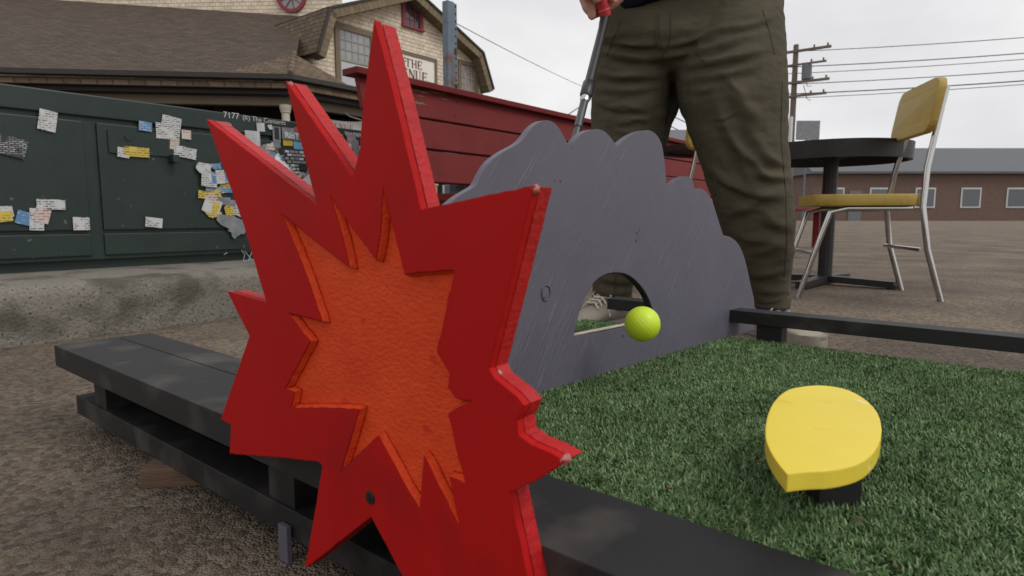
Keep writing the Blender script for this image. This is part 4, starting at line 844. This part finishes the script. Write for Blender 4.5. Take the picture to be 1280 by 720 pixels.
# ------------------------------------------------------------------ the man with the putter
def bake(obj, voxel, smooth=3):
    md = obj.modifiers.new('r', 'REMESH'); md.mode = 'VOXEL'; md.voxel_size = voxel; md.use_smooth_shade = True
    ms = obj.modifiers.new('s', 'SMOOTH'); ms.iterations = smooth; ms.factor = .5
    bpy.context.view_layer.update(); dg = bpy.context.evaluated_depsgraph_get()
    me = bpy.data.meshes.new_from_object(obj.evaluated_get(dg)); obj.modifiers.clear(); old = obj.data; mt = old.materials[0]; nm = old.name
    obj.data = me; bpy.data.meshes.remove(old); me.name = nm; me.materials.clear(); me.materials.append(mt)
    for p in me.polygons: p.use_smooth = True
    return obj
def ell(c, a, b, n=24, yaw=0, tilt=(0, 0), sq=1.0):
    out = []
    for i in range(n):
        t = 2 * PI * i / n; cx = math.copysign(abs(math.cos(t)) ** sq, math.cos(t)) * a; cy = math.copysign(abs(math.sin(t)) ** sq, math.sin(t)) * b
        x = cx * math.cos(yaw) - cy * math.sin(yaw); y = cx * math.sin(yaw) + cy * math.cos(yaw); out.append(Vector((c[0] + x, c[1] + y, c[2] + x * tilt[0] + y * tilt[1])))
    return out
man = empty('person', Vector((.5, 1.75, 0)), 'person in olive brown trousers and navy top holding a red-gripped putter', 'person')
def lp(x, y, hw, Y, br=1.0): c = onY(x, y, Y); d = (c - EYE).length * F / F; r = hw * (Y * CP + .0) / F * 1.01; return c, r, r * br
# (px, py, half width px, depth)
LL = [(800, 20, 46, 1.66), (794, 60, 47, 1.67), (789, 100, 47.5, 1.685), (785, 150, 45, 1.70), (782, 200, 41, 1.715), (779, 245, 38, 1.735), (775, 290, 35, 1.77), (770, 330, 29, 1.80), (766, 360, 25, 1.82), (765, 382, 23.5, 1.83)]
RL = [(915, 10, 56, 1.63), (913, 50, 61, 1.62), (911, 90, 65, 1.61), (915, 130, 63, 1.605), (925, 180, 54.5, 1.60), (936, 230, 49, 1.605), (946, 280, 43, 1.63), (953, 320, 35, 1.66), (960, 355, 25.5, 1.69), (964, 382, 20.5, 1.70)]
m = MB()
for leg in (LL, RL):
    rings = []
    for i, (x, y, hw, Y) in enumerate(leg):
        c, a, b2 = lp(x, y, hw, Y, 1.02 if i < 6 else 1.12); rings.append(ell(c, a, b2, 28))
    m.loft(rings)
pel = [(861, -60, 101, 1.68), (862, -20, 106, 1.67), (862, 20, 107, 1.66), (861, 55, 111, 1.655), (858, 82, 90, 1.66), (850, 98, 50, 1.67)]
m.loft([ell(lp(*q)[0], lp(*q)[1], [.125, .13, .135, .13, .105, .07][i], 32, sq=.85) for i, q in enumerate(pel)])
gus = [(846, 80, 30, 1.70), (846, 105, 22, 1.735), (845, 120, 11, 1.75), (838, 138, 9, 1.75), (830, 156, 9, 1.745), (822, 185, 9, 1.74)]
m.loft([ell(lp(*q)[0], lp(*q)[1], .055, 20) for q in gus])
tr = m.build('trousers', M['denim'], man); bake(tr, .0048, 4)
# folds in the cloth: ridges along lines on the front of the trousers
FD = [((832, 58), (900, 36), 5, .006), ((836, 70), (930, 46), 6, .006), ((838, 84), (955, 62), 6, .007), ((842, 100), (940, 84), 7, .006), ((846, 112), (905, 106), 6, .005),
      ((757, 50), (822, 56), 5, .006), ((752, 64), (826, 74), 6, .007), ((748, 92), (830, 94), 6, .007), ((745, 112), (826, 106), 6, .005), ((743, 128), (815, 134), 6, .005), ((770, 150), (832, 142), 6, .004),
      ((905, 36), (964, 22), 5, .004), ((915, 105), (945, 150), 11, .010), ((930, 150), (958, 190), 9, .007), ((905, 160), (945, 205), 9, .010), ((886, 208), (925, 236), 7, .010), ((925, 236), (972, 246), 7, .008), ((940, 214), (984, 222), 6, .007), ((950, 190), (982, 205), 6, .005),
      ((906, 268), (952, 250), 8, .008), ((912, 292), (962, 300), 7, .007), ((940, 318), (978, 300), 7, .006), ((935, 344), (975, 338), 6, .006), ((945, 360), (982, 364), 5, .005), ((945, 375), (980, 372), 5, .004), ((955, 268), (985, 285), 8, .006), ((925, 190), (940, 230), 7, .006), ((900, 130), (915, 165), 10, .006),
      ((745, 345), (795, 352), 5, .004), ((745, 365), (795, 362), 5, .004), ((824, 20), (826, 66), 3.0, .004)]
rf = random.Random(5)
for i in range(16):
    x = rf.uniform(750, 800); y = rf.uniform(35, 165); l = rf.uniform(14, 40); FD.append(((x, y), (x + l, y + l * rf.uniform(-.25, .25)), rf.uniform(2.6, 4), rf.uniform(.0012, .0026)))
for i in range(30):
    x = rf.uniform(850, 950); y = rf.uniform(30, 370); 
    if x < 850 + max(0, y - 130) * .34: continue
    l = rf.uniform(14, 40); a_ = rf.choice((-.35, .3, .9, 1.2)) + rf.uniform(-.15, .15); FD.append(((x, y), (x + l * math.cos(a_), y + l * math.sin(a_)), rf.uniform(2.6, 4.2), rf.uniform(.0014, .003)))
segs = []
for (x0, y0), (x1, y1), w, a in FD:
    p = onY(x0, y0, 1.58); q = onY(x1, y1, 1.58); segs.append((np.array((x0, y0), float), np.array((x1, y1), float), w, a))
me = tr.data; nv = len(me.vertices); co = np.empty(nv * 3, np.float32); me.vertices.foreach_get('co', co); co = co.reshape(-1, 3); no = np.empty(nv * 3, np.float32); me.vertex_normals.foreach_get('vector', no); no = no.reshape(-1, 3)
org = np.array(root_of(man)); wc = co + org; rel = wc - np.array(EYE)
fwd = rel[:, 1] * CP - rel[:, 2] * SP; upv = rel[:, 1] * SP + rel[:, 2] * CP; px = 640 + F * rel[:, 0] / fwd; py = 360 - F * upv / fwd
disp = np.zeros(nv)
for p, q, w, a in segs:
    d = q - p; L2 = (d ** 2).sum(); t = ((px - p[0]) * d[0] + (py - p[1]) * d[1]) / L2; tc_ = np.clip(t, 0, 1); ln = math.sqrt(L2)
    bow = 3.0 * np.sin(PI * tc_); sd = ((px - p[0]) * d[1] - (py - p[1]) * d[0]) / ln + bow; along = np.where(t < 0, -t, np.where(t > 1, t - 1, 0)) * ln
    env = np.exp(-(along / (w * 1.5)) ** 2) * np.sin(PI * np.clip(.12 + .76 * tc_, 0, 1)); pr = np.exp(-(sd / w) ** 2) - .75 * np.exp(-((sd + w * 1.25) / w) ** 2)
    disp += a * 1.25 * env * pr
front = np.clip(-no[:, 1] * 1.3 + .1, 0, 1)
gen = np.array([mnoise.noise(Vector((float(x) * 9, float(y) * 9, float(z) * 22))) * .0035 + mnoise.noise(Vector((float(x) * 30, float(y) * 30, float(z) * 60))) * .0014 for x, y, z in wc])
co = co + no * (disp * front + gen)[:, None]; me.vertices.foreach_set('co', co.astype(np.float32).reshape(-1)); me.update()
# seams laid on the cloth: fly, pockets, inseams
from mathutils.bvhtree import BVHTree
bvh = BVHTree.FromPolygons([Vector(c) + root_of(man) for c in co], [tuple(p.vertices) for p in me.polygons])
def on_cloth(x, y):
    r = ray(x, y).normalized(); h_ = bvh.ray_cast(EYE, r); return (h_[0] - r * .0004) if h_[0] is not None else None
def seam(px_, r=.0011):
    pts = []
    for (x0, y0), (x1, y1) in zip(px_[:-1], px_[1:]):
        k_ = max(2, int(math.hypot(x1 - x0, y1 - y0) / 4))
        for i in range(k_): q = on_cloth(x0 + (x1 - x0) * i / k_, y0 + (y1 - y0) * i / k_); pts += [q] if q is not None else []
    if len(pts) > 2: m = MB(); m.tube(pts, r, 6); m.build('seam', M['thread'], tr, smooth='all')
seam([(824, 18), (824, 40), (827, 60), (831, 80)]); seam([(838, 16), (838, 44), (834, 62), (828, 70)]); seam([(953, 12), (962, 40), (969, 72)]); seam([(776, 28), (766, 50), (757, 74)])
seam([(842, 96), (856, 128), (872, 172), (886, 214), (897, 248)]); seam([(826, 90), (829, 120), (828, 150)]); seam([(770, 341), (769, 360), (768, 380)], .0016); seam([(978, 100), (976, 170), (982, 240), (984, 300), (980, 350)])
# hem bands
for cx, Yd, hh in ((964, 1.70, ((368, 22.9), (371, 23.2), (381, 22.0), (383.5, 21.6), (383.5, 19.5))), (765, 1.83, ((370, 25.0), (373, 25.2), (382, 24.3), (384, 23.8), (384, 22)))):
    m = MB(); m.loft([ell(lp(cx, y, hw, Yd)[0], lp(cx, y, hw, Yd)[1], lp(cx, y, hw, Yd)[2] * 1.12, 28) for y, hw in hh]); m.build('hem', M['denim'], tr, smooth='all')
# top
hip = onY(861, -20, 1.67)
m = MB(); hz_ = hip.z
tor = [(hip + Vector((0, 0, -.02)), .160, .150, (-.0, 0)), (Vector((hip.x, hip.y - .005, onY(812, 8, 1.49).z + .060)), .214, .172, (.24, .05)), (hip + Vector((0, -.005, .0)), .222, .170, (.08, .02)), (hip + Vector((0, -.02, .12)), .235, .160, (.02, 0)), (hip + Vector((0, -.05, .25)), .235, .150, (0, 0)), (hip + Vector((0, -.09, .40)), .245, .145, (0, 0)), (hip + Vector((0, -.13, .50)), .215, .12, (0, 0)), (hip + Vector((0, -.155, .555)), .12, .085, (0, 0)), (hip + Vector((0, -.165, .575)), .07, .065, (0, 0))]
m.loft([ell(c, a, b2, 32, tilt=t, sq=.9) for c, a, b2, t in tor[1:]])
shL = hip + Vector((-.21, -.11, .47)); shR = hip + Vector((.21, -.11, .47))
gripT = onY(741, -42, 1.47); gripB = onY(757, 21, 1.50); gax = (gripB - gripT).normalized()
wrL = gripT + Vector((-.035, .05, .06)); wrR = gripT + gax * -.06 + Vector((.05, .05, .06))
elL = shL.lerp(wrL, .5) + Vector((-.06, .06, -.03)); elR = shR.lerp(wrR, .5) + Vector((.08, .05, -.05))
for s_, e_, w_ in ((shL, elL, wrL), (shR, elR, wrR)):
    m.tube([s_ + Vector((0, 0, .01)), s_.lerp(e_, .5), e_, e_.lerp(w_, .5), e_.lerp(w_, .8)], [.075, .064, .054, .047, .042], 18)
    m.ball(s_, .078, 16, 10); m.ball(e_, .054, 16, 10)
shirt = m.build('jumper', M['shirt'], man); bake(shirt, .009, 4)
# body: one continuous skin surface (legs, trunk, neck, head, arms, hands)
m = MB(); neck0 = hip + Vector((0, -.155, .54)); hd = hip + Vector((-.01, -.215, .70))
for leg in (LL, RL): m.loft([ell(lp(x, y, hw * .74, Y)[0], lp(x, y, hw * .74, Y)[1], lp(x, y, hw * .74, Y)[2], 18) for x, y, hw, Y in leg])
fL = onz(752, 412, 0); fR = onz(962, 424, 0)
for c, fo, dr in ((onY(767, 382, 1.83), fL, Vector((-.75, -.66, 0))), (onY(964, 386, 1.70), fR, Vector((.36, -.93, 0)))):
    m.tube([c + Z * .02, Vector((c.x, c.y, .05)), Vector((c.x, c.y, .04)) + dr * .07, Vector((c.x, c.y, .034)) + dr * .10], [.030, .028, .024, .016], 14)
m.loft([ell(c, a * .86, b2 * .84, 24, tilt=t) for c, a, b2, t in tor]); 
m.tube([neck0 - Vector((0, -.02, .06)), neck0, hd + Vector((0, .025, -.05))], [.062, .056, .055], 18)
m.ball(hd, .1, 24, 16, (.78, .98, 1.16)); m.ball(hd + Vector((0, -.045, -.06)), .06, 18, 12, (.88, .8, .9)); m.ball(hd + Vector((0, -.105, -.012)), .018, 10, 8, (.75, 1.0, 1.3)); m.ball(hd + Vector((0, -.086, -.055)), .018, 12, 8, (1.3, .5, .45))
for s in (-1, 1): m.ball(hd + Vector((s * .079, .012, -.01)), .026, 12, 8, (.4, .7, 1.15)); m.ball(hd + Vector((s * .03, -.083, .028)), .02, 10, 8, (1.3, .5, .4))
for s_, e_, w_ in ((shL, elL, wrL), (shR, elR, wrR)):
    m.tube([s_, s_.lerp(e_, .5), e_, e_.lerp(w_, .35), w_], [.052, .046, .041, .038, .026], 16); m.ball(e_, .041, 12, 8)
# hands close round the grip: gx to the viewer's right, gy away
gx = (Vector((1, 0, 0)) - gax * gax.x).normalized(); gy = gax.cross(gx); gy = gy if gy.y > 0 else -gy
def ring_pt(c, ang, r): return c + gx * math.cos(ang) * r + gy * math.sin(ang) * r
def hand(wr, c0, side, gap, tipang, point=False):
    # palm behind and to the side of the grip, four fingers wrapping behind it and round its other side
    pc = c0 + gx * side * .020 + gy * .020
    m.tube([wr, wr.lerp(pc, .5), pc], [.026, .030, .026], 14); m.ball(pc, .030, 16, 10, (.8, .8, 1.25))
    for i, (l, r) in enumerate(((.92, .0092), (1.0, .0094), (.95, .0088), (.8, .0078))):
        c = c0 + gax * (.034 - i * .020)
        a0 = PI if side < 0 else 0
        sgn = -1 if side < 0 else 1                    # go behind the grip (+gy) first
        angs = [a0 + sgn * t * l for t in (-.10, .55, 1.25, 1.95, 2.6, 3.25 + tipang[i])]
        rad = [.030, .028, .0255, .0245, .024, .0235]
        if point and i == 0:
            pp = [ring_pt(c, angs[0], .030), ring_pt(c, angs[1], .029), ring_pt(c, angs[2], .027), ring_pt(c, angs[2], .025) + gx * .022 - gax * .002, ring_pt(c, angs[2], .018) + gx * .040 - gax * .007, ring_pt(c, angs[2], .012) + gx * .050 - gax * .012]
            m.tube(pp, [r * 1.2, r * 1.15, r * 1.1, r * 1.08, r, r * .85], 12); m.ball(pp[-1], r * .88, 10, 8); continue
        m.tube([ring_pt(c, t, q) for t, q in zip(angs, rad)], [r * 1.15, r * 1.12, r * 1.05, r, r * .95, r * .8], 12); m.ball(ring_pt(c, angs[-1], rad[-1]), r * .84, 10, 8)
    t0 = pc + gx * side * .004 - gy * .012; tp = c0 - gax * .030
    m.tube([t0, ring_pt(tp + gax * .01, (PI if side < 0 else 0) + (.55 if side < 0 else -.55), .031), ring_pt(tp + gax * .028, (PI if side < 0 else 0) + (1.0 if side < 0 else -1.0), .026), ring_pt(tp + gax * .042, (PI if side < 0 else 0) + (1.25 if side < 0 else -1.25), .0245)], [.016, .0125, .0105, .0085], 12)
hand(wrL, gripB - gax * .047, -1, 0, (.05, .2, .2, .1), True)
hand(wrR, gripT + gax * -.01, 1, 0, (.2, .2, .2, .1))
body = m.build('body', M['skin'], man); bake(body, .0042, 2)
m = MB(); m.ball(hd + Vector((0, .018, .028)), .106, 24, 16, (.80, .95, 1.06)); hair = m.build('hair', M['hair'], man, smooth='all')
hair.data.transform(Matrix.Identity(4))
bmh = bmesh.new(); bmh.from_mesh(hair.data); hl = hd - root_of(man)
bmesh.ops.delete(bmh, geom=[v for v in bmh.verts if (v.co - hl).z < .035 - (v.co - hl).y * .9], context='VERTS'); bmh.to_mesh(hair.data); bmh.free()
for s in (-1, 1):
    m = MB(); m.ball(hd + Vector((s * .031, -.0825, .012)), .0115, 14, 10); m.build('eye', M['stk_white'], man, smooth='all')
    m = MB(); m.ball(hd + Vector((s * .031, -.0912, .010)), .0045, 10, 8); m.build('iris', M['hair'], man, smooth='all')
# shoes
def shoe(ank, dr, kz=1.0):
    dr = dr.normalized(); sd = Vector((-dr.y, dr.x, 0)); heel = Vector((ank.x, ank.y, 0)) - dr * .065
    st = [(0, .020, .030, .070), (.02, .031, .030, .088), (.06, .035, .030, .098), (.10, .037, .030, .096), (.14, .041, .030, .086), (.18, .044, .030, .062), (.22, .040, .030, .050), (.245, .026, .030, .042), (.255, .012, .030, .036)]
    st = [(x, w, zb, zt3 * kz if x > .02 else zt3 * (kz * .5 + .5)) for x, w, zb, zt3 in st]; rings = []
    for x, w, zb, zt3 in st:
        c = heel + dr * x; r = []
        for i in range(18):
            t = 2 * PI * i / 18; yy = math.cos(t) * w * (1 - .25 * max(0, math.sin(t))); zc = (zb + zt3) / 2 - .004; zz = zc + math.sin(t) * (zt3 - zb + .008) / 2; r.append(c + sd * yy + Z * zz)
        rings.append(r)
    s = empty('shoe', Vector((ank.x, ank.y, 0)), None, None); s.parent = man; s.location = Vector((ank.x, ank.y, 0)) - root_of(man)
    m = MB(); m.loft(rings); m.build('upper', M['shoe'], s, smooth='all')
    m = MB(); sol = [(heel + dr * x + sd * w * 1.08) for x, w, _, _ in st] + [(heel + dr * x - sd * w * 1.08) for x, w, _, _ in reversed(st)]
    m.loft([[q + Z * .001 for q in sol], [q + Z * .012 for q in sol], [q + Z * .026 for q in sol], [q + Z * .031 for q in sol]]); m.build('sole', M['sole'], s, smooth=True)
    m = MB(); tg = [[heel + dr * x + Z * z + sd * y for y in (-w, 0, w)] for x, z, w in ((.155, .080 * kz, .018), (.115, .097 * kz, .02), (.094, .112 * kz, .022), (.088, .122 * kz, .020))]
    P_ = [q for r in tg for q in r]; Q_ = [q - dr * .006 for q in P_]; fs = []
    for i in range(3):
        for j in range(2): fs.append((i * 3 + j, i * 3 + j + 1, i * 3 + j + 4, i * 3 + j + 3)); fs.append((12 + i * 3 + j, 12 + i * 3 + j + 3, 12 + i * 3 + j + 4, 12 + i * 3 + j + 1))
    for a2, b2 in ((0, 3), (3, 6), (6, 9), (9, 10), (10, 11), (11, 8), (8, 5), (5, 2), (2, 1), (1, 0)): fs.append((a2, b2, 12 + b2, 12 + a2))
    m.add(P_ + Q_, fs); m.build('tongue', M['shoe'], s, smooth=True)
    m = MB()
    for i, x in enumerate((.108, .124, .140, .156)):
        z = (.100 - i * .006) * kz; c = heel + dr * x; m.tube([c - sd * .028 + Z * (z - .012), c - sd * .012 + Z * (z + .004) + dr * .004, c + sd * .012 + Z * (z + .004) - dr * .004, c + sd * .028 + Z * (z - .012)], .0026, 6)
    c = heel + dr * .108 + Z * .106 * kz; m.tube([c, c + sd * .02 + Z * .012, c + sd * .035 - Z * .004, c + sd * .018 - Z * .014, c], .0022, 6); m.tube([c, c - sd * .02 + Z * .012, c - sd * .035 - Z * .004, c - sd * .018 - Z * .014, c], .0022, 6)
    m.tube([c, c + sd * .03 - Z * .035 + dr * .01, c + sd * .042 - Z * .06 + dr * .012], .0022, 6); m.tube([c, c - sd * .03 - Z * .03 + dr * .02, c - sd * .04 - Z * .055 + dr * .02], .0022, 6)
    m.build('lace', M['lace'], s)
    m = MB(); m.loft([ell(Vector((ank.x, ank.y, z)), r, r * 1.05, 18) for z, r in ((.07, .040), (.10, .040), (.125, .038), (.126, .030), (.07, .030))]); 
    return s
aL = onY(767, 382, 1.83); aR = onY(964, 386, 1.70)
shoe(Vector((aL.x - .01, aL.y - .02, 0)), Vector((-.75, -.66, 0))); shoe(Vector((aR.x - .01, aR.y, 0)), Vector((.36, -.93, 0)), .72)
for c in (aL, aR):
    m = MB(); m.loft([ell(Vector((c.x, c.y, z)), r, r * 1.08, 20) for z, r in ((.055, .036), (.075, .0385), (.1, .0385), (.115, .036))]); m.build('sock', M['sock'], man, smooth=True)

# ------------------------------------------------------------------ putter
hdp = onz(663, 396, .165)
pt = empty('putter', hdp, 'slim black putter with a red rubber grip held by the man', 'golf club')
sd_ = (hdp - gripB); sl = sd_.length; sn = sd_.normalized()
m = MB(); m.tube([gripT - gax * .16, gripT - gax * .15, gripT, gripB - gax * .004, gripB], [.010, .0145, .0145, .0138, .0120], 20); gr = m.build('grip', M['grip_red'], pt, smooth=True)
m = MB(); gl = gripB - gax * .016; m.tube([gl, gl + gax * .0016], .01425, 20); m.build('grip_ring', M['grip_line'], gr, smooth=True)
j1 = onY(733, 105, 1.41); 
def tpar(y): # point on the shaft at image row y
    lo, hi = 0, 1
    for _ in range(40):
        mid = (lo + hi) / 2; q = gripB.lerp(hdp, mid) - EYE; yy = 360 - F * (q.y * SP + q.z * CP) / (q.y * CP - q.z * SP)
        if yy < y: lo = mid
        else: hi = mid
    return gripB.lerp(hdp, lo)
m = MB(); m.tube([gripB - sn * .01, tpar(104)], .0098, 18); m.build('shaft', M['shaft_black'], pt, smooth=True)
m = MB(); m.tube([tpar(103), tpar(105), tpar(119), tpar(121)], [.0098, .0130, .0130, .0105], 18); m.build('collar', M['shaft_black'], pt, smooth=True)
m = MB(); m.tube([tpar(120), tpar(124), tpar(128)], [.0085, .0105, .0080], 16); m.build('ferrule', M['chrome'], pt, smooth=True)
m = MB(); m.tube([tpar(127), tpar(158), tpar(158.2), tpar(160), tpar(160.2), hdp], [.0085, .0082, .0092, .0092, .0075, .0065], 16); m.build('lower_shaft', M['shaft_steel'], pt, smooth=True)
m = MB(); hdir = Vector((.35, -.94, 0)).normalized(); hs_ = Vector((hdir.y, -hdir.x, 0)); m.boxf(Vector((hdp.x, hdp.y, .138)) - hdir * .02 - hs_ * .012, hdir * .105, hs_ * .024, Z * .026); m.build('head', M['shaft_steel'], pt, bevel=.004)

# ------------------------------------------------------------------ sky and sun
w = bpy.data.worlds.new('World'); scene.world = w; w.use_nodes = True; nt = w.node_tree; N = nt.nodes; L = nt.links; bg = N['Background']
SE, SR = math.radians(50), math.radians(118)
sky = N.new('ShaderNodeTexSky'); sky.sky_type = 'NISHITA'; sky.sun_disc = False; sky.sun_elevation = SE; sky.sun_rotation = SR; sky.dust_density = 4
hsv = N.new('ShaderNodeHueSaturation'); hsv.inputs['Saturation'].default_value = .06; L.new(sky.outputs['Color'], hsv.inputs['Color'])
tc = N.new('ShaderNodeTexCoord'); mp = N.new('ShaderNodeMapping'); mp.inputs['Scale'].default_value = (1.2, 1.2, 2.6); L.new(tc.outputs['Generated'], mp.inputs['Vector'])
nz = N.new('ShaderNodeTexNoise'); nz.inputs['Scale'].default_value = 2.4; nz.inputs['Detail'].default_value = 5; nz.inputs['Roughness'].default_value = .5; L.new(mp.outputs['Vector'], nz.inputs['Vector'])
cr = N.new('ShaderNodeValToRGB'); cr.color_ramp.elements[0].position = .3; cr.color_ramp.elements[1].position = .7; K = 9.0
cr.color_ramp.elements[0].color = (.76, .76, .785, 1); cr.color_ramp.elements[1].color = (1.05, 1.045, 1.05, 1); L.new(nz.outputs['Fac'], cr.inputs['Fac'])
ml = N.new('ShaderNodeVectorMath'); ml.operation = 'SCALE'; ml.inputs['Scale'].default_value = K; L.new(cr.outputs['Color'], ml.inputs[0])
mx = N.new('ShaderNodeMix'); mx.data_type = 'RGBA'; mx.inputs['Factor'].default_value = .88; L.new(hsv.outputs['Color'], mx.inputs['A']); L.new(ml.outputs['Vector'], mx.inputs['B'])
L.new(mx.outputs['Result'], bg.inputs['Color']); bg.inputs['Strength'].default_value = .1
sl_ = bpy.data.lights.new('sun', 'SUN'); sl_.energy = 1.0; sl_.angle = math.radians(25); sl_.color = (1, .97, .93); so = bpy.data.objects.new('sun', sl_); COL.objects.link(so)
sdir = Vector((math.sin(SR) * math.cos(SE), math.cos(SR) * math.cos(SE), math.sin(SE))); so.rotation_euler = (sdir).to_track_quat('Z', 'Y').to_euler(); so.location = (0, 0, 8)

# ------------------------------------------------------------------ camera
cd = bpy.data.cameras.new('camera'); cam = bpy.data.objects.new('camera', cd); COL.objects.link(cam); scene.camera = cam
cd.sensor_width = 36; cd.lens = F / 1280 * 36; cd.clip_start = .02; cd.clip_end = 1500; cam.location = EYE; cam.rotation_euler = (PI / 2 - PIT, 0, 0)
cd.dof.use_dof = True; cd.dof.focus_distance = .85; cd.dof.aperture_fstop = 13
scene.render.engine = 'CYCLES'
vs_ = scene.view_settings; vs_.view_transform = 'Standard'; vs_.look = 'None'; vs_.exposure = .14; vs_.gamma = 1; vs_.use_curve_mapping = False
